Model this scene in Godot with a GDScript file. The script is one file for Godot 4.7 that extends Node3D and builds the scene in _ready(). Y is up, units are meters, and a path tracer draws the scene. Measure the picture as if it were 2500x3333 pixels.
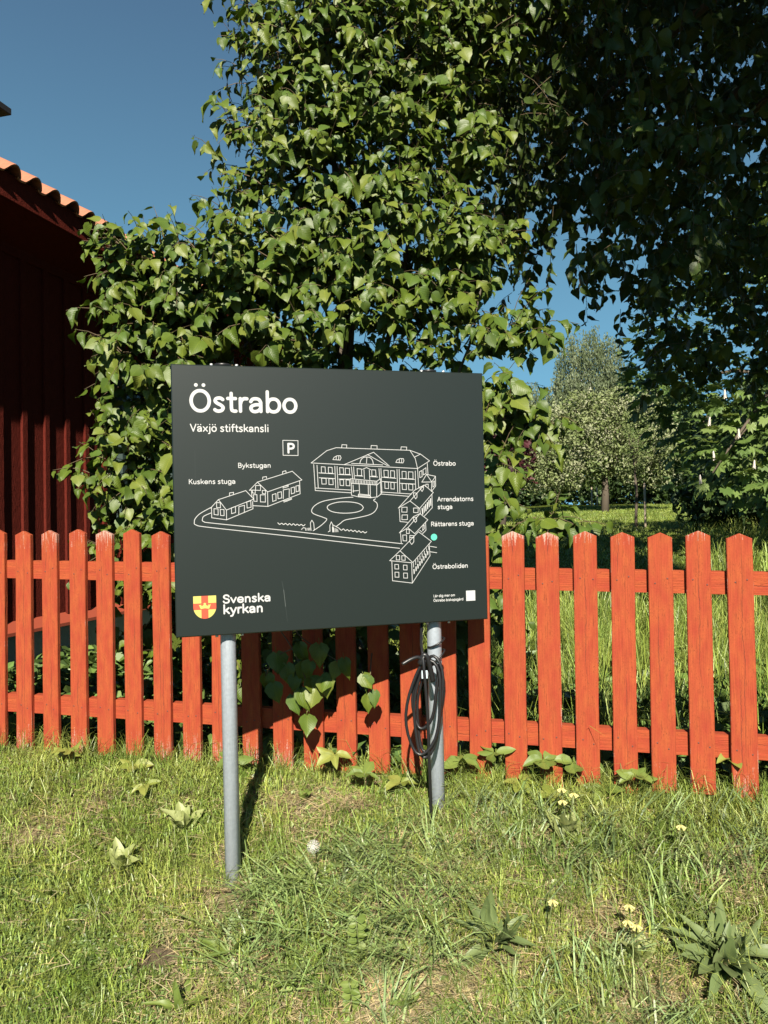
extends Node3D
# x to the right, y up from the ground at the fence, the view runs along -z. Lengths in metres.

const EYE := 1.16
const FOCAL := 2510.0 / 3333.0        # focal length in picture heights
const FENCE_TURN := 0.27053           # the fence runs 15.5 degrees off the picture plane
const FENCE_AWAY := 3.3727            # square distance from the camera to the front of the pickets
const WALL_TURN := 0.2600
const SUN_AZ := 0.0384
const SUN_EL := 0.6353

var rng := RandomNumberGenerator.new()
var noise := FastNoiseLite.new()
var cam: Camera3D
var taken := {}
var M := {}
var leaf_shape: ArrayMesh

func _ready() -> void:
	rng.seed = 20240517
	noise.seed = 7
	noise.noise_type = FastNoiseLite.TYPE_SIMPLEX_SMOOTH
	noise.frequency = 1.0
	make_camera()
	make_light()
	make_materials()
	make_ground()
	make_house()
	make_fence()
	make_sign()
	make_cable()
	make_big_lime()
	make_young_lime()
	make_garden_trees()
	make_stakes()
	make_plants()
	make_grass()

# ------------------------------------------------------------------ camera, sky, sun
func make_camera() -> void:
	cam = Camera3D.new()
	cam.name = "camera"
	var roll := 0.0153
	var pitch := deg_to_rad(0.8)
	cam.basis = Basis(Vector3.RIGHT, pitch) * Basis(Vector3.BACK, -roll)
	cam.position = Vector3(0, EYE, 0)
	cam.fov = rad_to_deg(2.0 * atan(0.5 / FOCAL))
	cam.near = 0.05
	cam.far = 500.0
	add_child(cam)
	cam.current = true

func make_light() -> void:
	var env := Environment.new()
	env.background_mode = Environment.BG_SKY
	var sky := Sky.new()
	var sm := ProceduralSkyMaterial.new()
	sm.sky_top_color = lin(0.0215, 0.036, 0.080)
	sm.sky_horizon_color = lin(0.120, 0.300, 0.425)
	sm.sky_curve = 0.28
	sm.ground_bottom_color = lin(0.03, 0.04, 0.02)
	sm.ground_horizon_color = lin(0.05, 0.07, 0.04)
	sm.sun_angle_max = 1.0
	sky.sky_material = sm
	env.sky = sky
	env.tonemap_mode = Environment.TONE_MAPPER_LINEAR
	env.tonemap_exposure = 2.2
	env.sdfgi_enabled = true
	env.ssao_enabled = true
	env.ssil_enabled = true
	var we := WorldEnvironment.new()
	we.name = "world_environment"
	we.environment = env
	add_child(we)
	var sun := DirectionalLight3D.new()
	sun.name = "sun"
	sun.light_energy = 1.6
	sun.light_angular_distance = 0.5
	sun.light_color = Color(1.0, 0.965, 0.90)
	sun.shadow_enabled = true
	var towards := -to_sun()
	sun.basis = Basis.looking_at(towards, Vector3.UP)
	add_child(sun)

func to_sun() -> Vector3:
	return Vector3(-sin(SUN_AZ) * cos(SUN_EL), sin(SUN_EL), cos(SUN_AZ) * cos(SUN_EL))

# ------------------------------------------------------------------ helpers
func lin(r: float, g: float, b: float) -> Color:
	return Color(r, g, b).linear_to_srgb()

func P(x: float, y: float, z: float) -> Vector3:
	return Vector3(x, y, -z)

func screen(p: Vector3) -> Vector3:
	# where a point falls in a picture of 768 x 1024, and its depth
	var v := cam.transform.affine_inverse() * p
	if v.z > -0.05:
		return Vector3(-1, -1, -1)
	var k := FOCAL * 1024.0 / -v.z
	return Vector3(384.0 + v.x * k, 512.0 - v.y * k, -v.z)

func numbered(called: String) -> String:
	var n: int = taken.get(called, 0)
	taken[called] = n + 1
	return called if n == 0 else "%s_%03d" % [called, n]

func tag(o: Node, label: String, category: String, group := "") -> Node:
	o.set_meta("label", label)
	o.set_meta("category", category)
	if group != "":
		o.set_meta("group", group)
	return o

func thing(called: String, label: String, category: String, at := Vector3.ZERO, group := "") -> Node3D:
	var o := Node3D.new()
	o.name = numbered(called)
	add_child(o)
	o.position = at
	tag(o, label, category, group)
	return o

func part(parent: Node, called: String, mesh: Mesh, m: Material = null, xf := Transform3D.IDENTITY) -> MeshInstance3D:
	var o := MeshInstance3D.new()
	o.name = called
	o.mesh = mesh
	if m:
		o.material_override = m
	o.transform = xf
	parent.add_child(o, true)
	return o

func commit(st: SurfaceTool, normals := true) -> ArrayMesh:
	if normals:
		st.generate_normals()
	return st.commit()

func begin(smooth := false) -> SurfaceTool:
	var st := SurfaceTool.new()
	st.begin(Mesh.PRIMITIVE_TRIANGLES)
	st.set_smooth_group(0 if smooth else -1)
	return st

# a, b, c, d run anticlockwise seen from outside; uv goes with them
func quad(st: SurfaceTool, a: Vector3, b: Vector3, c: Vector3, d: Vector3, ua := Vector2.ZERO, ub := Vector2(1, 0), uc := Vector2(1, 1), ud := Vector2(0, 1)) -> void:
	for k in [[a, ua], [c, uc], [b, ub], [a, ua], [d, ud], [c, uc]]:
		st.set_uv(k[1])
		st.add_vertex(k[0])

func tri(st: SurfaceTool, a: Vector3, b: Vector3, c: Vector3) -> void:
	for k in [a, c, b]:
		st.set_uv(Vector2(k.x, k.y))
		st.add_vertex(k)

# a box with chamfered edges, lo to hi
func box(st: SurfaceTool, lo: Vector3, hi: Vector3, ch := 0.0) -> void:
	if ch <= 0.0:
		var v: Array[Vector3] = []
		for i in 8:
			v.append(Vector3(hi.x if i & 1 else lo.x, hi.y if i & 2 else lo.y, hi.z if i & 4 else lo.z))
		for f in [[4, 5, 7, 6], [1, 0, 2, 3], [5, 1, 3, 7], [0, 4, 6, 2], [6, 7, 3, 2], [0, 1, 5, 4]]:
			quad(st, v[f[0]], v[f[1]], v[f[2]], v[f[3]])
		return
	var c := (lo + hi) * 0.5
	var h := (hi - lo) * 0.5
	var inner := h - Vector3(ch, ch, ch)
	# faces
	for ax in 3:
		for s in [-1.0, 1.0]:
			var b := (ax + 1) % 3
			var d := (ax + 2) % 3
			var q: Array[Vector3] = []
			for k in [[-1, -1], [1, -1], [1, 1], [-1, 1]]:
				var p := Vector3.ZERO
				p[ax] = s * h[ax]
				p[b] = k[0] * inner[b]
				p[d] = k[1] * inner[d]
				q.append(c + p)
			if s > 0:
				quad(st, q[0], q[1], q[2], q[3])
			else:
				quad(st, q[3], q[2], q[1], q[0])
	# edges
	for ax in 3:
		var b := (ax + 1) % 3
		var d := (ax + 2) % 3
		for sb in [-1.0, 1.0]:
			for sd in [-1.0, 1.0]:
				var q: Array[Vector3] = []
				for k in [[-1, 0], [1, 0], [1, 1], [-1, 1]]:
					var p := Vector3.ZERO
					p[ax] = k[0] * inner[ax]
					p[b] = sb * (h[b] if k[1] == 0 else inner[b])
					p[d] = sd * (inner[d] if k[1] == 0 else h[d])
					q.append(c + p)
				if sb * sd > 0:
					quad(st, q[3], q[2], q[1], q[0])
				else:
					quad(st, q[0], q[1], q[2], q[3])
	for i in 8:
		var s := Vector3(1.0 if i & 1 else -1.0, 1.0 if i & 2 else -1.0, 1.0 if i & 4 else -1.0)
		var a := c + s * Vector3(h.x, inner.y, inner.z)
		var b2 := c + s * Vector3(inner.x, h.y, inner.z)
		var d2 := c + s * Vector3(inner.x, inner.y, h.z)
		if s.x * s.y * s.z > 0:
			tri(st, a, b2, d2)
		else:
			tri(st, b2, a, d2)

func tube(st: SurfaceTool, pts: PackedVector3Array, radii: PackedFloat32Array, sides := 8, caps := true) -> void:
	var n := pts.size()
	var side := Vector3.ZERO
	var rings := []
	for i in n:
		var t := (pts[mini(i + 1, n - 1)] - pts[maxi(i - 1, 0)]).normalized()
		if side == Vector3.ZERO:
			side = t.cross(Vector3.UP if absf(t.y) < 0.9 else Vector3.RIGHT).normalized()
		else:
			side = (side - t * side.dot(t)).normalized()
		var up := t.cross(side)
		var r: float = radii[mini(i, radii.size() - 1)]
		var ring: Array[Vector3] = []
		for k in sides:
			var a := TAU * k / sides
			ring.append(pts[i] + (side * cos(a) + up * sin(a)) * r)
		rings.append(ring)
	for i in n - 1:
		for k in sides:
			var k2 := (k + 1) % sides
			var u0 := float(k) / sides
			var u1 := float(k + 1) / sides
			quad(st, rings[i][k], rings[i][k2], rings[i + 1][k2], rings[i + 1][k], Vector2(u0, i), Vector2(u1, i), Vector2(u1, i + 1), Vector2(u0, i + 1))
	if caps:
		for k in sides:
			var k2 := (k + 1) % sides
			tri(st, pts[0], rings[0][k2], rings[0][k])
			tri(st, pts[n - 1], rings[n - 1][k], rings[n - 1][k2])

func spline(p: PackedVector3Array, sub := 5) -> PackedVector3Array:
	var out := PackedVector3Array()
	for i in p.size() - 1:
		var a := p[maxi(i - 1, 0)]
		var d := p[mini(i + 2, p.size() - 1)]
		for k in sub:
			out.append(p[i].cubic_interpolate(p[i + 1], a, d, float(k) / sub))
	out.append(p[p.size() - 1])
	return out

func rand_dir() -> Vector3:
	while true:
		var v := Vector3(rng.randf_range(-1, 1), rng.randf_range(-1, 1), rng.randf_range(-1, 1))
		var l := v.length_squared()
		if l < 1.0 and l > 0.01:
			return v.normalized()
	return Vector3.UP

func copies(parent: Node, called: String, mesh: Mesh, m: Material, xf: Array, colors: Array) -> MultiMeshInstance3D:
	var mm := MultiMesh.new()
	mm.transform_format = MultiMesh.TRANSFORM_3D
	mm.use_colors = true
	mm.mesh = mesh
	mm.instance_count = xf.size()
	for i in xf.size():
		mm.set_instance_transform(i, xf[i])
		mm.set_instance_color(i, colors[i])
	var o := MultiMeshInstance3D.new()
	o.name = called
	o.multimesh = mm
	o.material_override = m
	parent.add_child(o, true)
	o.set_meta("kind", "stuff")
	return o

func ground_y(x: float, z: float) -> float:
	# z counts away from the camera
	var s := x * sin(FENCE_TURN) + z * cos(FENCE_TURN) - FENCE_AWAY
	var y := 0.0
	if s < 0.0:
		var a := -s
		y = -0.1 * a - 0.4 * maxf(0.0, a - 0.25)
		if a > 1.6:
			y += 0.38 * (a - 1.6)
	else:
		y = 0.056 * clampf(s - 0.8, 0.0, 33.5)
	if absf(x) < 8.0 and z < 14.0:
		y += 0.018 * noise.get_noise_2d(x * 2.3, z * 2.3) * smoothstep(0.0, 0.35, absf(s)) + 0.008 * noise.get_noise_2d(x * 9.0, z * 9.0) * smoothstep(0.0, 0.3, absf(s))
	return y

# ------------------------------------------------------------------ materials
func plain(r: float, g: float, b: float, rough := 0.8, metal := 0.0) -> StandardMaterial3D:
	var m := StandardMaterial3D.new()
	m.albedo_color = lin(r, g, b)
	m.roughness = rough
	m.metallic = metal
	return m

func tinted(rough: float, back: Color, spec := 0.5) -> StandardMaterial3D:
	var m := StandardMaterial3D.new()
	m.albedo_color = Color.WHITE
	m.vertex_color_use_as_albedo = true
	m.roughness = rough
	m.metallic_specular = spec
	m.cull_mode = BaseMaterial3D.CULL_DISABLED
	m.backlight_enabled = true
	m.backlight = back
	return m

func noise_image(w: int, h: int, fx: float, fy: float, octaves: int, sd: int) -> PackedFloat32Array:
	var n := FastNoiseLite.new()
	n.seed = sd
	n.noise_type = FastNoiseLite.TYPE_SIMPLEX_SMOOTH
	n.frequency = 1.0
	n.fractal_octaves = octaves
	var out := PackedFloat32Array()
	out.resize(w * h)
	for y in h:
		for x in w:
			out[y * w + x] = n.get_noise_2d(x * fx, y * fy)
	return out

func make_materials() -> void:
	M.leaf = tinted(0.47, Color(0.42, 0.50, 0.14), 0.42)
	var veins := leaf_images()
	M.leaf.albedo_texture = veins[0]
	M.leaf.normal_enabled = true
	M.leaf.normal_texture = veins[1]
	M.leaf.normal_scale = 0.7
	M.far_leaf = tinted(0.55, Color(0.4, 0.45, 0.2), 0.4)
	M.herb = tinted(0.5, Color(0.5, 0.55, 0.2), 0.45)
	M.herb.albedo_texture = veins[0]
	M.grass = tinted(0.45, Color(0.22, 0.26, 0.08), 0.45)
	M.bark = plain(0.09, 0.07, 0.05, 0.9)
	M.twig = plain(0.10, 0.07, 0.035, 0.75)
	M.birch = plain(0.55, 0.53, 0.5, 0.8)
	M.paint = fence_material()
	M.paint_plain = plain(0.28, 0.046, 0.017, 0.9)
	M.nail = plain(0.10, 0.035, 0.025, 0.7)
	M.old_wood = plain(0.13, 0.11, 0.085, 0.95)
	M.zinc = zinc_material()
	M.black = plain(0.012, 0.012, 0.013, 0.38)
	M.dark_metal = plain(0.007, 0.007, 0.008, 0.8)
	M.bolt = plain(0.6, 0.6, 0.6, 0.35, 0.6)
	M.stake = plain(0.42, 0.34, 0.24, 0.85)
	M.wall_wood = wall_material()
	M.clay = clay_material()
	M.plaster = plain(0.36, 0.25, 0.21, 0.9)
	M.green_paint = plain(0.025, 0.045, 0.040, 0.6)
	M.white_paint = plain(0.7, 0.7, 0.68, 0.5)
	M.stone = plain(0.22, 0.21, 0.20, 0.9)
	leaf_shape = leaf_mesh()

func leaf_images() -> Array:
	var n := 128
	var a := Image.create(n, n, false, Image.FORMAT_RGB8)
	var hgt := Image.create(n, n, false, Image.FORMAT_RGB8)
	for y in n:
		for x in n:
			var u := absf((x + 0.5) / n - 0.5) * 2.0
			var v := (y + 0.5) / n
			var mid := exp(-pow(u / 0.035, 2))
			var w := v - 0.55 * u
			var near := fposmod(w * 8.0, 1.0)
			near = minf(near, 1.0 - near) / 8.0
			var lat := exp(-pow(near / 0.012, 2)) * (0.85 if w > 0.0 and w < 0.86 else 0.0)
			var fine := 0.5 + 0.5 * noise.get_noise_2d(x * 0.16, y * 0.16)
			var k := clampf(maxf(mid, lat), 0.0, 1.0)
			var g := 0.83 + 0.06 * fine
			a.set_pixel(x, y, Color(g + 0.14 * k, g + 0.10 * k, g + 0.05 * k))
			var hh := clampf(0.55 - 0.30 * k + 0.10 * fine + 0.20 * sin(clampf(near * 16.0, 0.0, 1.0) * PI * 0.5), 0.0, 1.0)
			hgt.set_pixel(x, y, Color(hh, hh, hh))
	hgt.bump_map_to_normal_map(2.0)
	return [ImageTexture.create_from_image(a), ImageTexture.create_from_image(hgt)]

func fence_material() -> StandardMaterial3D:
	# eight boards side by side: red distemper over wood with drying cracks, knots and worn ends
	var w := 768
	var h := 1024
	var grain := noise_image(w, h, 0.22, 0.006, 3, 11)
	var fine := noise_image(w, h, 0.11, 0.11, 3, 12)
	var crack := noise_image(w, h, 0.16, 0.0035, 2, 13)
	var broad := noise_image(w, h, 0.02, 0.008, 2, 14)
	var img := Image.create(w, h, false, Image.FORMAT_RGB8)
	var hgt := Image.create(w, h, false, Image.FORMAT_RGB8)
	var r2 := RandomNumberGenerator.new()
	r2.seed = 5
	var knots := []
	for i in 42:
		knots.append(Vector3(r2.randf_range(0, w), r2.randf_range(40, h - 40), r2.randf_range(3.0, 7.0)))
	var top_wear := [0.0, 0.75, 0.05, 1.0, 0.1, 0.5, 0.0, 0.25]
	var low_wear := [0.15, 0.0, 0.62, 0.0, 0.40, 0.0, 0.55, 0.05]
	for y in h:
		for x in w:
			var i := y * w + x
			var strip := x / 96
			var c := Color(0.285, 0.0535, 0.0215)
			var v := 1.0 + 0.22 * grain[i] + 0.10 * fine[i] + 0.10 * broad[i]
			c = Color(c.r * v, c.g * v * (1.0 + 0.22 * broad[i]), c.b * v)
			var hh := 0.6 + 0.2 * grain[i] + 0.06 * fine[i]
			# drying cracks: thin dark lines along the board
			var cr := absf(crack[i])
			if cr < 0.026 and broad[i] + 0.30 * fine[i] > 0.10:
				c = c.lerp(Color(0.150, 0.034, 0.018), 0.85 * (1.0 - cr / 0.026))
				hh -= 0.5 * (1.0 - cr / 0.026)
			# worn ends: paint off, grey wood showing in flecks
			var t := float(y) / h
			var wear: float = top_wear[strip] * 2.0 * smoothstep(0.12, 0.0, t) + low_wear[strip] * smoothstep(0.86, 1.0, t)
			var edge := absf(fposmod(x, 96.0) - 48.0) / 48.0
			wear += 0.30 * smoothstep(0.90, 1.0, edge)
			if wear > 0.02:
				var k := clampf((wear + 0.35 * fine[i] + 1.1 * grain[i] - 0.50) * 2.6, 0.0, 1.0)
				c = c.lerp(Color(0.40, 0.30, 0.25), k * 0.85)
			img.set_pixel(x, y, c.linear_to_srgb())
			hgt.set_pixel(x, y, Color(hh, hh, hh))
	for kn in knots:
		for dy in range(-16, 17):
			for dx in range(-10, 11):
				var px := int(kn.x) + dx
				var py := int(kn.y) + dy
				if px < 0 or px >= w or py < 0 or py >= h:
					continue
				var d: float = Vector2(dx, dy * 0.7).length() / kn.z
				if d < 1.3:
					var ring := 0.5 + 0.5 * cos(d * 9.0)
					var old := img.get_pixel(px, py).srgb_to_linear()
					img.set_pixel(px, py, old.lerp(Color(0.16, 0.034, 0.016), (0.55 * ring) * clampf(1.3 - d, 0.0, 1.0)).linear_to_srgb())
	# long splits that follow the grain of some boards
	for q in [[1, 0.50, 0.02, 0.70], [3, 0.47, 0.06, 0.16], [4, 0.55, 0.03, 0.92], [4, 0.40, 0.55, 0.95], [0, 0.62, 0.30, 0.66], [5, 0.35, 0.10, 0.42], [7, 0.58, 0.48, 0.97], [7, 0.30, 0.05, 0.22], [2, 0.50, 0.60, 0.90], [6, 0.42, 0.25, 0.60]]:
		for y in range(int(q[2] * h), int(q[3] * h)):
			var along: float = (float(y) / h - q[2]) / (q[3] - q[2])
			var xc: float = (q[0] + q[1]) * 96.0 + 7.0 * noise.get_noise_2d(y * 0.006, q[0] * 9.0) + 2.0 * noise.get_noise_2d(y * 0.05, q[1] * 70.0)
			var wide: float = 1.9 * sin(PI * along) * (0.55 + 0.45 * noise.get_noise_2d(y * 0.03, 5.0 + q[0]))
			for dx in range(-3, 4):
				var xi := int(xc) + dx
				var k := clampf(wide - absf(xi + 0.5 - xc) + 0.4, 0.0, 1.0)
				if k > 0.0:
					img.set_pixel(xi, y, img.get_pixel(xi, y).lerp(lin(0.120, 0.034, 0.022), k * 0.85))
					hgt.set_pixel(xi, y, hgt.get_pixel(xi, y).darkened(k * 0.8))
	hgt.bump_map_to_normal_map(3.0)
	var m := StandardMaterial3D.new()
	m.albedo_texture = ImageTexture.create_from_image(img)
	m.normal_enabled = true
	m.normal_texture = ImageTexture.create_from_image(hgt)
	m.normal_scale = 0.8
	m.roughness = 0.85
	m.metallic_specular = 0.3
	return m

func wall_material() -> StandardMaterial3D:
	var w := 256
	var grain := noise_image(w, w, 0.30, 0.02, 3, 21)
	var fine := noise_image(w, w, 0.15, 0.15, 2, 22)
	var img := Image.create(w, w, false, Image.FORMAT_RGB8)
	var hgt := Image.create(w, w, false, Image.FORMAT_RGB8)
	for y in w:
		for x in w:
			var i := y * w + x
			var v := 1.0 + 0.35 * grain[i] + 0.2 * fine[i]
			img.set_pixel(x, y, Color(0.090 * v, 0.014 * v, 0.009 * v).linear_to_srgb())  # the fence red, darkened to put the wall's shade into its colour
			var hh := clampf(0.5 + 0.4 * grain[i] + 0.2 * fine[i], 0, 1)
			hgt.set_pixel(x, y, Color(hh, hh, hh))
	hgt.bump_map_to_normal_map(4.0)
	var m := StandardMaterial3D.new()
	m.albedo_texture = ImageTexture.create_from_image(img)
	m.normal_enabled = true
	m.normal_texture = ImageTexture.create_from_image(hgt)
	m.roughness = 0.95
	m.metallic_specular = 0.2
	m.uv1_triplanar = true
	m.uv1_scale = Vector3(2.2, 2.2, 2.2)
	return m

func zinc_material() -> StandardMaterial3D:
	var w := 256
	var a := noise_image(w, w, 0.05, 0.05, 3, 31)
	var b := noise_image(w, w, 0.22, 0.012, 2, 32)
	var img := Image.create(w, w, false, Image.FORMAT_RGB8)
	for y in w:
		for x in w:
			var i := y * w + x
			var v := 0.41 + 0.07 * a[i] + 0.06 * b[i]
			img.set_pixel(x, y, Color(v * 0.88, v * 0.98, v * 1.10).linear_to_srgb())
	var m := StandardMaterial3D.new()
	m.albedo_texture = ImageTexture.create_from_image(img)
	m.roughness = 0.48
	m.metallic = 0.35
	m.uv1_triplanar = true
	m.uv1_scale = Vector3(4, 4, 4)
	return m

func clay_material() -> StandardMaterial3D:
	var w := 128
	var a := noise_image(w, w, 0.06, 0.06, 3, 41)
	var img := Image.create(w, w, false, Image.FORMAT_RGB8)
	for y in w:
		for x in w:
			var v := 1.0 + 0.3 * a[y * w + x]
			img.set_pixel(x, y, Color(0.34 * v, 0.135 * v, 0.075 * v).linear_to_srgb())
	var m := StandardMaterial3D.new()
	m.albedo_texture = ImageTexture.create_from_image(img)
	m.roughness = 0.8
	m.uv1_triplanar = true
	m.uv1_scale = Vector3(2, 2, 2)
	return m

# a heart-shaped lime leaf on its stalk: stalk from the origin along +y, blade in x and y, upper side +z
func leaf_mesh() -> ArrayMesh:
	var rows := [0.0, 0.10, 0.24, 0.40, 0.56, 0.70, 0.82, 0.92, 1.0]
	var wid := [0.10, 0.41, 0.475, 0.435, 0.34, 0.225, 0.12, 0.045, 0.0]
	var cols := [-1.0, -0.5, 0.0, 0.5, 1.0]
	var v := []
	for i in rows.size():
		var t: float = rows[i]
		var line := []
		for u in cols:
			var wv: float = wid[i] * (1.0 + (0.06 if i % 2 == 0 else -0.05) * absf(u))
			var lobe := 0.13 * absf(u) * clampf(1.0 - t / 0.26, 0.0, 1.0)
			var z: float = absf(u) * wv * 0.42 - 0.34 * t * t + 0.07 * sin(t * 9.0 + u * 2.6) * absf(u)
			line.append([Vector3(u * wv * 0.93, 0.32 + t * 0.98 - lobe, z), Vector2(0.5 + 0.5 * u * wv / 0.5, t)])
		v.append(line)
	var st := begin(true)
	for i in rows.size() - 1:
		for k in cols.size() - 1:
			var a = v[i][k]
			var b = v[i][k + 1]
			var c = v[i + 1][k + 1]
			var d = v[i + 1][k]
			quad(st, a[0], b[0], c[0], d[0], a[1], b[1], c[1], d[1])
	var s := 0.012
	quad(st, Vector3(-s, 0, 0.03), Vector3(s, 0, 0.03), Vector3(s, 0.34, 0.0), Vector3(-s, 0.34, 0.0), Vector2(0.5, 0), Vector2(0.5, 0), Vector2(0.5, 1), Vector2(0.5, 1))
	quad(st, Vector3(0, 0, 0.03 - s), Vector3(0, 0, 0.03 + s), Vector3(0, 0.34, s), Vector3(0, 0.34, -s), Vector2(0.5, 0), Vector2(0.5, 0), Vector2(0.5, 1), Vector2(0.5, 1))
	st.index()
	return commit(st)

# ------------------------------------------------------------------ ground
func make_ground() -> void:
	var xs: Array[float] = []
	var zs: Array[float] = []
	var x := -90.0
	while x < 110.0:
		xs.append(x)
		x += 0.06 if x > -2.6 and x < 2.6 else (0.25 if x > -6.0 and x < 8.0 else 4.0)
	var z := -30.0
	while z < 160.0:
		zs.append(z)
		z += 0.06 if z > 1.6 and z < 5.0 else (0.25 if z > -1.0 and z < 13.0 else (1.0 if z < 45.0 and z > -3.0 else 5.0))
	var st := begin(true)
	for j in zs.size():
		for i in xs.size():
			var p := P(xs[i], ground_y(xs[i], zs[j]), zs[j])
			st.set_color(ground_color(xs[i], zs[j]))
			st.set_uv(Vector2(xs[i], zs[j]))
			st.add_vertex(p)
	var nx := xs.size()
	for j in zs.size() - 1:
		for i in nx - 1:
			var a := j * nx + i
			for k in [a, a + nx, a + 1, a + 1, a + nx, a + nx + 1]:
				st.add_index(k)
	var w := 512
	var n1 := noise_image(w, w, 0.05, 0.05, 3, 51)
	var n2 := noise_image(w, w, 0.30, 0.30, 2, 52)
	var n3 := noise_image(w, w, 0.35, 0.06, 2, 53)
	var img := Image.create(w, w, false, Image.FORMAT_RGB8)
	for y in w:
		for xx in w:
			var i := y * w + xx
			var v := clampf(0.62 + 0.22 * n1[i] + 0.22 * n2[i] + 0.25 * n3[i], 0.1, 1.0)
			img.set_pixel(xx, y, Color(v, v, v))
	var m := StandardMaterial3D.new()
	m.vertex_color_use_as_albedo = true
	m.albedo_texture = ImageTexture.create_from_image(img)
	m.roughness = 0.95
	m.metallic_specular = 0.15
	m.uv1_triplanar = true
	m.uv1_world_triplanar = true
	m.uv1_scale = Vector3(1.7, 1.7, 1.7)
	var g := part(self, "ground", commit(st), m)
	g.set_meta("kind", "structure")
	tag(g, "grassy bank in front of the fence and mown lawn behind", "ground")

func thatch(x: float, z: float) -> float:
	# how much dry straw lies here, 0 to 1
	var v := 0.20 + 0.35 * noise.get_noise_2d(x * 1.25 + 40.0, z * 1.6) + 0.45 * noise.get_noise_2d(x * 4.5, z * 5.0)
	for q in STRAW:
		v += 0.62 * exp(-(pow((x - q[0]) / q[2], 2) + pow((z - q[1]) / (q[2] * 0.8), 2)))
	return clampf(v - 0.8 * lush(x, z), 0.0, 1.0)

# where straw lies bare: x, distance, reach
const STRAW := [[-1.58, 3.35, 0.20], [-0.24, 3.34, 0.24], [-0.60, 2.67, 0.22], [0.15, 2.85, 0.20], [0.72, 2.65, 0.16], [0.86, 2.36, 0.20], [0.23, 2.57, 0.16], [-0.50, 2.90, 0.12], [-0.05, 2.45, 0.2], [1.2, 2.75, 0.15]]

func lush(x: float, z: float) -> float:
	# the dark weedy corner low on the bank
	return maxf(exp(-(pow((x + 1.20) / 0.34, 2) + pow((z - 2.68) / 0.20, 2))), 0.8 * exp(-(pow((x + 1.55) / 0.22, 2) + pow((z - 3.12) / 0.14, 2))))

func bare(x: float, z: float) -> bool:
	return pow((x + 0.82) / 0.07, 2) + pow((z - 2.75) / 0.045, 2) < 1.0 + 0.9 * noise.get_noise_2d(x * 25.0, z * 25.0)

func ground_color(x: float, z: float) -> Color:
	var s := x * sin(FENCE_TURN) + z * cos(FENCE_TURN) - FENCE_AWAY
	if s < 0.1:
		if bare(x, z):
			return Color(0.20, 0.155, 0.105)
		return Color(0.115, 0.115, 0.038).lerp(Color(0.44, 0.36, 0.21), thatch(x, z))
	var v := 1.0 + 0.25 * noise.get_noise_2d(x * 0.5, z * 0.5)
	return Color(0.20 * v, 0.265 * v, 0.045 * v)

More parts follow.
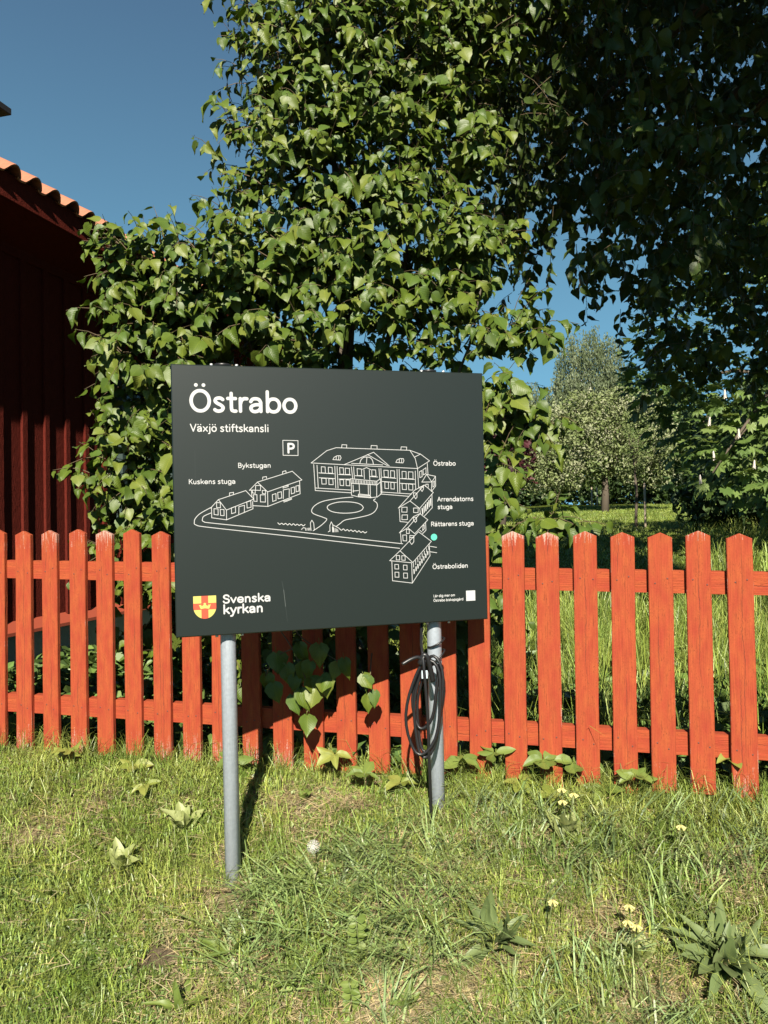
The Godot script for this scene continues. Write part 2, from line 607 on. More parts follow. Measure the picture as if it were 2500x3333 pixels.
# ------------------------------------------------------------------ house
# its own axes: x out from the long wall towards the garden, y up, -z along the wall away from the camera
func make_house() -> void:
	var away := 4.15
	var out := Vector3(cos(WALL_TURN), 0, sin(WALL_TURN))
	var h := thing("red_house", "red wooden house with shade darkened walls and tiled roof standing behind the fence", "house", -out * away)
	h.basis = Basis(Vector3.UP, -WALL_TURN)
	var t0 := 2.7
	var t1 := 9.4
	var top := 3.46
	# plinth, ledge
	var st := begin()
	box(st, Vector3(-0.35, -0.6, -t1), Vector3(-0.005, 0.40, -t0), 0.01)
	part(h, "plinth", commit(st), M.stone)
	st = begin()
	quad(st, Vector3(0.085, 0.40, -t0), Vector3(0.085, 0.40, -t1), Vector3(0.0, 0.47, -t1), Vector3(0.0, 0.47, -t0))
	quad(st, Vector3(0.085, 0.375, -t0), Vector3(0.085, 0.375, -t1), Vector3(0.085, 0.40, -t1), Vector3(0.085, 0.40, -t0))
	quad(st, Vector3(0.0, 0.44, -t0), Vector3(0.0, 0.44, -t1), Vector3(0.085, 0.375, -t1), Vector3(0.085, 0.375, -t0))
	part(h, "drip_board", commit(st), M.paint_plain)
	# boards and battens
	var wa := 6.18
	var wb := 7.12
	var w_low := 1.12
	var w_high := 2.50
	var t := t0
	var i := 0
	while t < t1 - 0.02:
		var b := t + 0.247
		var spans := [[0.46, top]]
		if b > wa and t < wb:
			spans = [[0.46, w_low], [w_high, top]]
		for s in spans:
			st = begin()
			box(st, Vector3(-0.022, s[0], -b), Vector3(0.0, s[1], -t), 0.002)
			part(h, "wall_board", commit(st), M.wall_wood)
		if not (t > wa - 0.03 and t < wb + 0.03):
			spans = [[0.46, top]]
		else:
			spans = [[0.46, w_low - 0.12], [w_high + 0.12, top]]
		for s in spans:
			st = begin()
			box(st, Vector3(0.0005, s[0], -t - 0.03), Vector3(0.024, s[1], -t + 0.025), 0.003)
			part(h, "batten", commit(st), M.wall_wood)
		t += 0.25
		i += 1
	# closing walls
	st = begin()
	box(st, Vector3(-6.6, 0.0, -t0 - 0.06), Vector3(-0.03, top, -t0 + 0.02))
	tri(st, Vector3(-6.6, top, -t0), Vector3(-0.03, top, -t0), Vector3(-3.3, top + 1.72, -t0))
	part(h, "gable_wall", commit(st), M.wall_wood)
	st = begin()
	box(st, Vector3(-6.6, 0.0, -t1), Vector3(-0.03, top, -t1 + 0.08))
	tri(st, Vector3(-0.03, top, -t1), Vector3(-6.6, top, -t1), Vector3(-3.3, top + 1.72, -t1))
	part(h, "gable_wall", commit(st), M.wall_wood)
	st = begin()
	box(st, Vector3(-6.7, 0.0, -t1 + 0.1), Vector3(-6.61, top, -t0 - 0.08))
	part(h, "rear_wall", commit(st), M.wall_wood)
	# window
	var fr := begin()
	var f := 0.075
	for q in [[wa, wa + f, w_low, w_high], [wb - f, wb, w_low, w_high], [wa + f, wb - f, w_low, w_low + f], [wa + f, wb - f, w_high - f, w_high], [(wa + wb) * 0.5 - 0.03, (wa + wb) * 0.5 + 0.03, w_low + f, w_high - f]]:
		box(fr, Vector3(-0.05, q[2], -q[1]), Vector3(0.045, q[3], -q[0]), 0.004)
	var win := part(h, "window", commit(fr), M.green_paint)
	for k in 2:
		var mid := (wa + wb) * 0.5
		var a := wa + f if k == 0 else mid + 0.03
		var c := mid - 0.03 if k == 0 else wb - f
		st = begin()
		quad(st, Vector3(0.0, w_low + f, -a), Vector3(0.0, w_low + f, -c), Vector3(0.0, w_high - f, -c), Vector3(0.0, w_high - f, -a))
		var glass := StandardMaterial3D.new()
		glass.albedo_color = Color(0.04, 0.05, 0.05, 0.55)
		glass.transparency = BaseMaterial3D.TRANSPARENCY_ALPHA
		glass.roughness = 0.03
		part(win, "pane", commit(st), glass)
	# eaves: overhang 0.42 m, roof pitch 28 degrees
	var e := 0.42
	var slope := tan(deg_to_rad(28.0))
	var ey := 3.53
	var r0 := -t1 - 0.35
	var r1 := -t0 + 0.35
	st = begin()
	quad(st, Vector3(e, ey - 0.05, r1), Vector3(0.0, ey - 0.17 + 0.30 * slope, r1), Vector3(0.0, ey - 0.17 + 0.30 * slope, r0), Vector3(e, ey - 0.05, r0))
	quad(st, Vector3(0.02, ey - 0.26, r1), Vector3(0.02, ey - 0.26, r0), Vector3(e - 0.02, ey - 0.16, r0), Vector3(e - 0.02, ey - 0.16, r1))
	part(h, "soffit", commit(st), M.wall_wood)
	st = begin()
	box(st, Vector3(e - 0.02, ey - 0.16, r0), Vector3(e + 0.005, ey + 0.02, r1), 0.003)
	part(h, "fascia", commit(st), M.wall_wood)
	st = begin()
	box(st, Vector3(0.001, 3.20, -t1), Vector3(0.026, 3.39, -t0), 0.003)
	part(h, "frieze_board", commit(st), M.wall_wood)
	# roof: slab, then tiles
	var run := e + 3.3
	var roof_st := begin()
	quad(roof_st, Vector3(e, ey, r1), Vector3(e, ey, r0), Vector3(-3.3, ey + run * slope, r0), Vector3(-3.3, ey + run * slope, r1))
	quad(roof_st, Vector3(-7.1, ey - 0.05, r0), Vector3(-7.1, ey - 0.05, r1), Vector3(-3.3, ey + run * slope, r1), Vector3(-3.3, ey + run * slope, r0))
	var roof := part(h, "roof", commit(roof_st), M.dark_metal)
	var tile := tile_mesh()
	var pitch := Basis(Vector3.BACK, -deg_to_rad(28.0))
	var up := pitch * Vector3(-1, 0, 0)
	var k := 0
	var z := r1
	while z > r0 + 0.15:
		for c in 4:
			var at := Vector3(e + 0.035, ey + 0.012, z) + up * (0.335 * c) + Vector3(0, 0.006 * (c % 2), 0)
			var jit := Basis(Vector3.UP, rng.randf_range(-0.012, 0.012)) * pitch
			part(roof, "roof_tile", tile, M.clay, Transform3D(jit, at + Vector3(rng.randf_range(-0.006, 0.006), 0, 0)))
		z -= 0.205
		k += 1
	# the rest of the slope is out of sight from below
	var rest := begin(true)
	z = r1
	while z > r0 + 0.15:
		for q in 6:
			var za := z - 0.205 * q / 6.0
			var zb := z - 0.205 * (q + 1) / 6.0
			var ya := 0.03 + 0.022 * cos(TAU * q / 6.0)
			var yb := 0.03 + 0.022 * cos(TAU * (q + 1) / 6.0)
			var lo := Vector3(e, ey, 0) + up * 1.3
			var hi := Vector3(e, ey, 0) + up * (run / cos(deg_to_rad(28.0)))
			quad(rest, lo + Vector3(0, ya, za), lo + Vector3(0, yb, zb), hi + Vector3(0, yb, zb), hi + Vector3(0, ya, za))
		z -= 0.205
	var field := part(roof, "tile_field", commit(rest), M.clay)
	field.set_meta("kind", "stuff")
	# chimney
	var ch := begin()
	var cz0 := -8.44
	var cz1 := -7.45
	box(ch, Vector3(-3.89, 4.6, cz0 + 0.06), Vector3(-3.33, 6.38, cz1 - 0.06), 0.012)
	var chim := part(roof, "chimney", commit(ch), M.plaster)
	for q in [[0.0, 6.38, 6.50], [0.05, 6.50, 6.64]]:
		ch = begin()
		box(ch, Vector3(-3.91 - q[0], q[1], cz0 + 0.03 - q[0]), Vector3(-3.30 + q[0], q[2], cz1 - 0.03 + q[0]), 0.01)
		part(roof, "chimney_corbel", commit(ch), M.plaster)
	ch = begin()
	box(ch, Vector3(-4.03, 6.642, cz0 - 0.13), Vector3(-3.16, 6.73, cz1 + 0.09), 0.006)
	part(roof, "chimney_cap", commit(ch), M.dark_metal)
	# downpipe with its swan neck
	var dp := begin(true)
	tube(dp, spline(PackedVector3Array([Vector3(e - 0.02, ey - 0.12, -4.12), Vector3(e - 0.03, ey - 0.24, -4.12), Vector3(0.16, ey - 0.48, -4.12), Vector3(0.085, ey - 0.62, -4.12), Vector3(0.085, 2.0, -4.12), Vector3(0.085, 0.25, -4.12)]), 4), PackedFloat32Array([0.04]), 12)
	part(h, "downpipe", commit(dp), M.green_paint)

func tile_mesh() -> ArrayMesh:
	# a pantile: trough and roll, 205 mm wide along -z, 400 mm long up the slope along -x
	var st := begin(true)
	var prof: Array[Vector2] = []
	for q in 13:
		var s := q / 12.0
		var y := 0.064 * pow(maxf(0.0, sin(PI * clampf((s - 0.38) / 0.62, 0.0, 1.0))), 0.8) if s > 0.38 else -0.012 * sin(PI * s / 0.38)
		prof.append(Vector2(-0.235 * s + 0.015, y))
	for side in 2:
		var off := 0.0 if side == 0 else -0.013
		for q in 12:
			var a := Vector3(0, prof[q].y + off, prof[q].x)
			var b := Vector3(0, prof[q + 1].y + off, prof[q + 1].x)
			var l := Vector3(-0.40, -0.004, 0)
			if side == 0:
				quad(st, a, b, b + l, a + l)
			else:
				quad(st, b, a, a + l, b + l)
	st.set_smooth_group(-1)
	for q in 12:
		var a := Vector3(0, prof[q].y, prof[q].x)
		var b := Vector3(0, prof[q + 1].y, prof[q + 1].x)
		var dn := Vector3(0, -0.013, 0)
		quad(st, a + dn, b + dn, b, a)
	return commit(st)

# ------------------------------------------------------------------ fence
# its own axes: x along the fence to the right, y up, z out of the front of the pickets
func make_fence() -> void:
	var f := thing("picket_fence", "red painted wooden picket fence with pointed pickets and two rails", "fence", P(sin(FENCE_TURN) * FENCE_AWAY, 0, cos(FENCE_TURN) * FENCE_AWAY))
	f.basis = Basis(Vector3.UP, -FENCE_TURN)
	var us := [-3.70, -3.54, -3.38, -3.22, -3.06, -2.895, -2.731, -2.564, -2.407, -2.245, -2.083, -1.923, -1.767, -1.606, -1.448, -1.292, -1.131, -0.975, -0.826, -0.665, -0.515, -0.361, -0.213, -0.059, 0.093, 0.243, 0.393, 0.55, 0.705, 0.86, 1.012, 1.165]
	# which painted board of the eight each picket shows, and how it is worn
	var boards := [0, 5, 2, 7, 0, 4, 7, 2, 5, 0, 4, 6, 4, 6, 2, 0, 7, 5, 0, 7, 5, 3, 3, 1, 7, 0, 1, 4, 5, 2, 0, 7]
	var nst := begin(true)
	tube(nst, PackedVector3Array([Vector3(0, 0, -0.002), Vector3(0, 0, 0.0008), Vector3(0, 0, 0.0014)]), PackedFloat32Array([0.0038, 0.0036, 0.0015]), 7)
	var nail := commit(nst)
	for i in us.size():
		var u: float = us[i]
		var along := (u + 2.895) / 3.445
		var top := lerpf(1.150, 1.100, along) + rng.randf_range(-0.006, 0.006)
		var low := lerpf(0.006, 0.026, along) + rng.randf_range(-0.012, 0.012)
		var m := picket_mesh(top - low, lerpf(0.0925, 0.0965, along) + rng.randf_range(-0.002, 0.002), boards[i], i % 3 == 1)
		var lean := rng.randf_range(-0.0045, 0.0045)
		var pk := part(f, "picket", m, M.paint, Transform3D(Basis(Vector3.BACK, lean) * Basis(Vector3.UP, rng.randf_range(-0.012, 0.012)), Vector3(u, low, rng.randf_range(-0.002, 0.002))))
		for ny in [lerpf(0.945, 0.895, along), lerpf(0.245, 0.230, along)]:
			for nx in [-0.022, 0.024]:
				part(pk, "nail", nail, M.nail, Transform3D(Basis.IDENTITY, Vector3(nx + rng.randf_range(-0.008, 0.008), ny - low + rng.randf_range(-0.02, 0.02), 0.0)))
	# rails in lengths that meet behind pickets
	for q in [[-3.75, -0.67, 0.005, 0.000], [-0.668, 1.22, -0.004, -0.003]]:
		for lowrail in 2:
			var st := begin()
			var ya := lerpf(0.992, 0.941, (q[0] + 2.95) / 3.46) if lowrail == 0 else lerpf(0.291, 0.277, (q[0] + 2.95) / 3.46)
			var yb := lerpf(0.992, 0.941, (q[1] + 2.95) / 3.46) if lowrail == 0 else lerpf(0.291, 0.277, (q[1] + 2.95) / 3.46)
			rail(st, Vector3(q[0], ya, -0.0255 + q[2]), Vector3(q[1], yb, -0.0255 + q[3]), 0.094, 0.044, 3 + lowrail * 2)
			part(f, "rail", commit(st), M.paint)
	for u in [-3.30, -0.655, 1.10]:
		var st := begin()
		box(st, Vector3(u - 0.085, -0.4, -0.175), Vector3(u + 0.010, 1.03, -0.078), 0.004)
		part(f, "fence_post", commit(st), M.old_wood)

func picket_mesh(h: float, w: float, board: int, flip: bool) -> ArrayMesh:
	var st := begin()
	var ch := 0.0025
	var d := 0.022
	var hw := w * 0.5
	var rise := 0.021
	# front outline: sides with slight wander, gabled top
	var steps := 6
	var lft: Array[Vector2] = []
	var rgt: Array[Vector2] = []
	for k in steps + 1:
		var t := float(k) / steps
		var y := t * (h - rise)
		lft.append(Vector2(-hw + rng.randf_range(-0.0012, 0.0012), y))
		rgt.append(Vector2(hw + rng.randf_range(-0.0012, 0.0012), y))
	var peak := Vector2(rng.randf_range(-0.003, 0.003), h)
	var outline: Array[Vector2] = []
	outline.append_array(rgt)
	outline.append(peak)
	for k in range(steps, -1, -1):
		outline.append(lft[k])
	var uv := func(p: Vector2) -> Vector2:
		var a: float = clampf((p.x + 0.05) / 0.1, 0.02, 0.98)
		if flip:
			a = 1.0 - a
		return Vector2((board + a) / 8.0, clampf(1.0 - p.y / 1.16, 0.001, 0.999))
	# front and back
	for side in 2:
		var z := 0.0 if side == 0 else -d
		var inset := ch if side == 0 else 0.0
		for k in steps:
			var a := Vector2(lft[k].x + inset, maxf(lft[k].y, inset))
			var b := Vector2(rgt[k].x - inset, maxf(rgt[k].y, inset))
			var c := Vector2(rgt[k + 1].x - inset, rgt[k + 1].y)
			var e := Vector2(lft[k + 1].x + inset, lft[k + 1].y)
			if side == 0:
				quad(st, v3(a, z), v3(b, z), v3(c, z), v3(e, z), uv.call(a), uv.call(b), uv.call(c), uv.call(e))
			else:
				quad(st, v3(b, z), v3(a, z), v3(e, z), v3(c, z), uv.call(b), uv.call(a), uv.call(e), uv.call(c))
		var l := Vector2(lft[steps].x + inset, lft[steps].y)
		var r := Vector2(rgt[steps].x - inset, rgt[steps].y)
		var p := peak - Vector2(0, inset)
		var order := [l, p, r] if side == 0 else [l, r, p]
		for q in order:
			st.set_uv(uv.call(q))
			st.add_vertex(v3(q, z))
	# rim: chamfer and sides
	var n := outline.size()
	for k in n:
		var a := outline[k]
		var b := outline[(k + 1) % n]
		var ai := Vector2(a.x - signf(a.x) * (ch if absf(a.x) > 0.01 else 0.0), clampf(a.y, ch, h - ch))
		var bi := Vector2(b.x - signf(b.x) * (ch if absf(b.x) > 0.01 else 0.0), clampf(b.y, ch, h - ch))
		quad(st, v3(a, -ch), v3(b, -ch), v3(bi, 0), v3(ai, 0), uv.call(a), uv.call(b), uv.call(bi), uv.call(ai))
		quad(st, v3(a, -d), v3(b, -d), v3(b, -ch), v3(a, -ch), uv.call(a), uv.call(b), uv.call(b + Vector2(-signf(b.x) * 0.01, 0)), uv.call(a + Vector2(-signf(a.x) * 0.01, 0)))
	return commit(st)

func v3(p: Vector2, z: float) -> Vector3:
	return Vector3(p.x, p.y, z)

# a rail from a to b (front top corners), tall and deep; its grain runs along it
func rail(st: SurfaceTool, a: Vector3, b: Vector3, tall: float, deep: float, board: int) -> void:
	var seg := int(ceil((b - a).length() / 1.1))
	for k in seg:
		var p := a.lerp(b, float(k) / seg)
		var q := a.lerp(b, float(k + 1) / seg)
		var bd := float((board + k * 3) % 8)
		var dn := Vector3(0, -tall, 0)
		var bk := Vector3(0, 0, -deep)
		var ua := Vector2((bd + 0.1) / 8.0, 0.15)
		var ub := Vector2((bd + 0.1) / 8.0, 0.83)
		var uc := Vector2((bd + 0.9) / 8.0, 0.83)
		var ud := Vector2((bd + 0.9) / 8.0, 0.15)
		quad(st, p + dn, q + dn, q, p, ua, ub, uc, ud)
		quad(st, q + dn + bk, p + dn + bk, p + bk, q + bk, ub, ua, ud, uc)
		quad(st, p, q, q + bk, p + bk, ua, ub, uc, ud)
		quad(st, p + dn + bk, q + dn + bk, q + dn, p + dn, ua, ub, uc, ud)
	var dn2 := Vector3(0, -tall, 0)
	var bk2 := Vector3(0, 0, -deep)
	quad(st, a + dn2 + bk2, a + dn2, a, a + bk2)
	quad(st, b + dn2, b + dn2 + bk2, b + bk2, b)

# ------------------------------------------------------------------ information sign
const SIGN_W := 1.2514
const SIGN_H := 1.0234
const SIGN_TL := Vector3(-0.789, 1.766, -2.872)

const SIGN_TEXT := [
	["Östrabo", 63.7, 180.5, 475.2, 88.5, 0.145],
	["Växjö stiftskansli", 65.4, 253.5, 361.5, 30.7, 0.135],
	["P", 430.0, 334.5, 460.3, 40.0, 0.200],
	["Bykstugan", 240.4, 390.5, 366.0, 20.0, 0.135],
	["Kuskens stuga", 56.8, 450.8, 230.7, 19.7, 0.135],
	["Östrabo", 1026.4, 384.8, 1124.4, 19.9, 0.140],
	["Arrendatorns", 1040.5, 531.5, 1198.8, 19.9, 0.140],
	["stuga", 1041.3, 562.7, 1106.3, 19.9, 0.140],
	["Rättarens stuga", 1010.8, 632.5, 1198.3, 19.8, 0.140],
	["Östraboliden", 1013.1, 806.3, 1168.0, 19.8, 0.140],
	["Svenska", 173.1, 904.0, 355.5, 33.8, 0.175],
	["kyrkan", 173.7, 944.5, 324.7, 36.8, 0.175],
	["Lär dig mer om", 1014.8, 921.0, 1108.2, 11.1, 0.155],
	["Östrabo biskopsgård", 1014.2, 939.3, 1144.3, 11.1, 0.155],
]

# letters as pen strokes: width, then strokes of [smooth, x, y, ...]; height of a capital is 1
const BOWL := [1, 0.58, 0.35, 0.56, 0.46, 0.50, 0.56, 0.42, 0.615, 0.33, 0.63, 0.24, 0.615, 0.16, 0.56, 0.10, 0.46, 0.08, 0.35, 0.10, 0.24, 0.16, 0.14, 0.24, 0.085, 0.33, 0.07, 0.42, 0.085, 0.50, 0.14, 0.56, 0.24, 0.58, 0.35]
const GLYPHS := {
	" ": [0.28],
	"V": [0.78, [0, 0.08, 0.92, 0.39, 0.08, 0.70, 0.92]],
	"x": [0.62, [0, 0.08, 0.62, 0.54, 0.08], [0, 0.54, 0.62, 0.08, 0.08]],
	"j": [0.30, [1, 0.17, 0.62, 0.17, 0.2, 0.17, -0.06, 0.13, -0.17, 0.02, -0.2], [0, 0.17, 0.90, 0.17, 0.91]],
	"s": [0.52, [1, 0.41, 0.57, 0.34, 0.62, 0.24, 0.63, 0.14, 0.59, 0.11, 0.49, 0.20, 0.40, 0.33, 0.33, 0.42, 0.23, 0.38, 0.12, 0.27, 0.07, 0.16, 0.08, 0.09, 0.13]],
	"t": [0.42, [0, 0.20, 0.84, 0.20, 0.24], [1, 0.20, 0.24, 0.22, 0.12, 0.30, 0.08, 0.38, 0.08], [0, 0.06, 0.62, 0.37, 0.62]],
	"i": [0.26, [0, 0.13, 0.62, 0.13, 0.08], [0, 0.13, 0.90, 0.13, 0.91]],
	"f": [0.40, [1, 0.38, 0.94, 0.28, 0.94, 0.20, 0.89, 0.18, 0.76], [0, 0.18, 0.76, 0.18, 0.08], [0, 0.05, 0.62, 0.36, 0.62]],
	"k": [0.60, [0, 0.11, 0.94, 0.11, 0.08], [0, 0.50, 0.62, 0.13, 0.30], [0, 0.26, 0.40, 0.54, 0.08]],
	"a": [0.62, [1, 0.08, 0.50, 0.15, 0.60, 0.28, 0.63, 0.42, 0.59, 0.49, 0.46], [0, 0.49, 0.46, 0.49, 0.08], [1, 0.49, 0.36, 0.30, 0.37, 0.13, 0.31, 0.08, 0.21, 0.14, 0.10, 0.26, 0.07, 0.40, 0.12, 0.49, 0.24]],
	"n": [0.62, [0, 0.11, 0.62, 0.11, 0.08], [1, 0.11, 0.40, 0.16, 0.55, 0.30, 0.63, 0.44, 0.58, 0.50, 0.42], [0, 0.50, 0.42, 0.50, 0.08]],
	"l": [0.26, [0, 0.13, 0.94, 0.13, 0.08]],
	"S": [0.66, [1, 0.57, 0.76, 0.48, 0.89, 0.33, 0.93, 0.17, 0.88, 0.11, 0.74, 0.18, 0.60, 0.34, 0.52, 0.52, 0.44, 0.58, 0.28, 0.51, 0.13, 0.34, 0.07, 0.17, 0.11, 0.08, 0.25]],
	"v": [0.58, [0, 0.06, 0.62, 0.29, 0.08, 0.52, 0.62]],
	"e": [0.64, [0, 0.10, 0.35, 0.55, 0.35], [1, 0.55, 0.35, 0.52, 0.52, 0.42, 0.61, 0.31, 0.63, 0.18, 0.59, 0.10, 0.47, 0.08, 0.34, 0.12, 0.18, 0.23, 0.09, 0.35, 0.07, 0.47, 0.11, 0.54, 0.19]],
	"y": [0.58, [0, 0.06, 0.62, 0.30, 0.10], [0, 0.53, 0.62, 0.22, -0.13], [1, 0.22, -0.13, 0.16, -0.19, 0.06, -0.2]],
	"r": [0.42, [0, 0.11, 0.62, 0.11, 0.08], [1, 0.11, 0.38, 0.16, 0.54, 0.26, 0.62, 0.38, 0.62]],
	"o": [0.66, BOWL],
	"b": [0.68, [0, 0.11, 0.94, 0.11, 0.08], "b"],
	"d": [0.68, [0, 0.57, 0.94, 0.57, 0.08], "d"],
	"g": [0.68, [0, 0.57, 0.62, 0.57, -0.02], [1, 0.57, -0.02, 0.52, -0.15, 0.40, -0.21, 0.26, -0.21, 0.12, -0.14], "d"],
	"p": [0.68, [0, 0.11, 0.62, 0.11, -0.22], "b"],
	"u": [0.62, [0, 0.11, 0.62, 0.11, 0.26], [1, 0.11, 0.26, 0.16, 0.12, 0.30, 0.07, 0.44, 0.13, 0.50, 0.28], [0, 0.50, 0.62, 0.50, 0.08]],
	"m": [0.93, [0, 0.11, 0.62, 0.11, 0.08], [1, 0.11, 0.42, 0.16, 0.56, 0.28, 0.63, 0.40, 0.58, 0.45, 0.42], [0, 0.45, 0.42, 0.45, 0.08], [1, 0.45, 0.42, 0.52, 0.57, 0.63, 0.63, 0.75, 0.58, 0.80, 0.42], [0, 0.80, 0.42, 0.80, 0.08]],
	"O": [0.90, [1, 0.81, 0.50, 0.78, 0.67, 0.70, 0.81, 0.58, 0.905, 0.45, 0.93, 0.32, 0.905, 0.20, 0.81, 0.12, 0.67, 0.09, 0.50, 0.12, 0.33, 0.20, 0.19, 0.32, 0.095, 0.45, 0.07, 0.58, 0.095, 0.70, 0.19, 0.78, 0.33, 0.81, 0.50]],
	"B": [0.66, [0, 0.11, 0.92, 0.11, 0.08], [0, 0.11, 0.92, 0.34, 0.92], [1, 0.34, 0.92, 0.48, 0.87, 0.53, 0.73, 0.48, 0.58, 0.34, 0.53], [0, 0.34, 0.53, 0.11, 0.53], [1, 0.34, 0.53, 0.52, 0.47, 0.58, 0.31, 0.52, 0.14, 0.36, 0.08], [0, 0.36, 0.08, 0.11, 0.08]],
	"P": [0.66, [0, 0.11, 0.92, 0.11, 0.08], [0, 0.11, 0.92, 0.34, 0.92], [1, 0.34, 0.92, 0.50, 0.86, 0.57, 0.69, 0.50, 0.52, 0.34, 0.46], [0, 0.34, 0.46, 0.11, 0.46]],
	"K": [0.68, [0, 0.11, 0.92, 0.11, 0.08], [0, 0.58, 0.92, 0.13, 0.44], [0, 0.28, 0.58, 0.61, 0.08]],
	"A": [0.74, [0, 0.07, 0.08, 0.37, 0.92, 0.67, 0.08], [0, 0.17, 0.34, 0.57, 0.34]],
	"R": [0.68, [0, 0.11, 0.92, 0.11, 0.08], [0, 0.11, 0.92, 0.34, 0.92], [1, 0.34, 0.92, 0.50, 0.86, 0.57, 0.70, 0.50, 0.54, 0.34, 0.48], [0, 0.34, 0.48, 0.11, 0.48], [0, 0.36, 0.48, 0.60, 0.08]],
	"L": [0.54, [0, 0.11, 0.92, 0.11, 0.08, 0.48, 0.08]],
}
const ACCENTED := {"ä": "a", "ö": "o", "å": "a", "Ö": "O"}

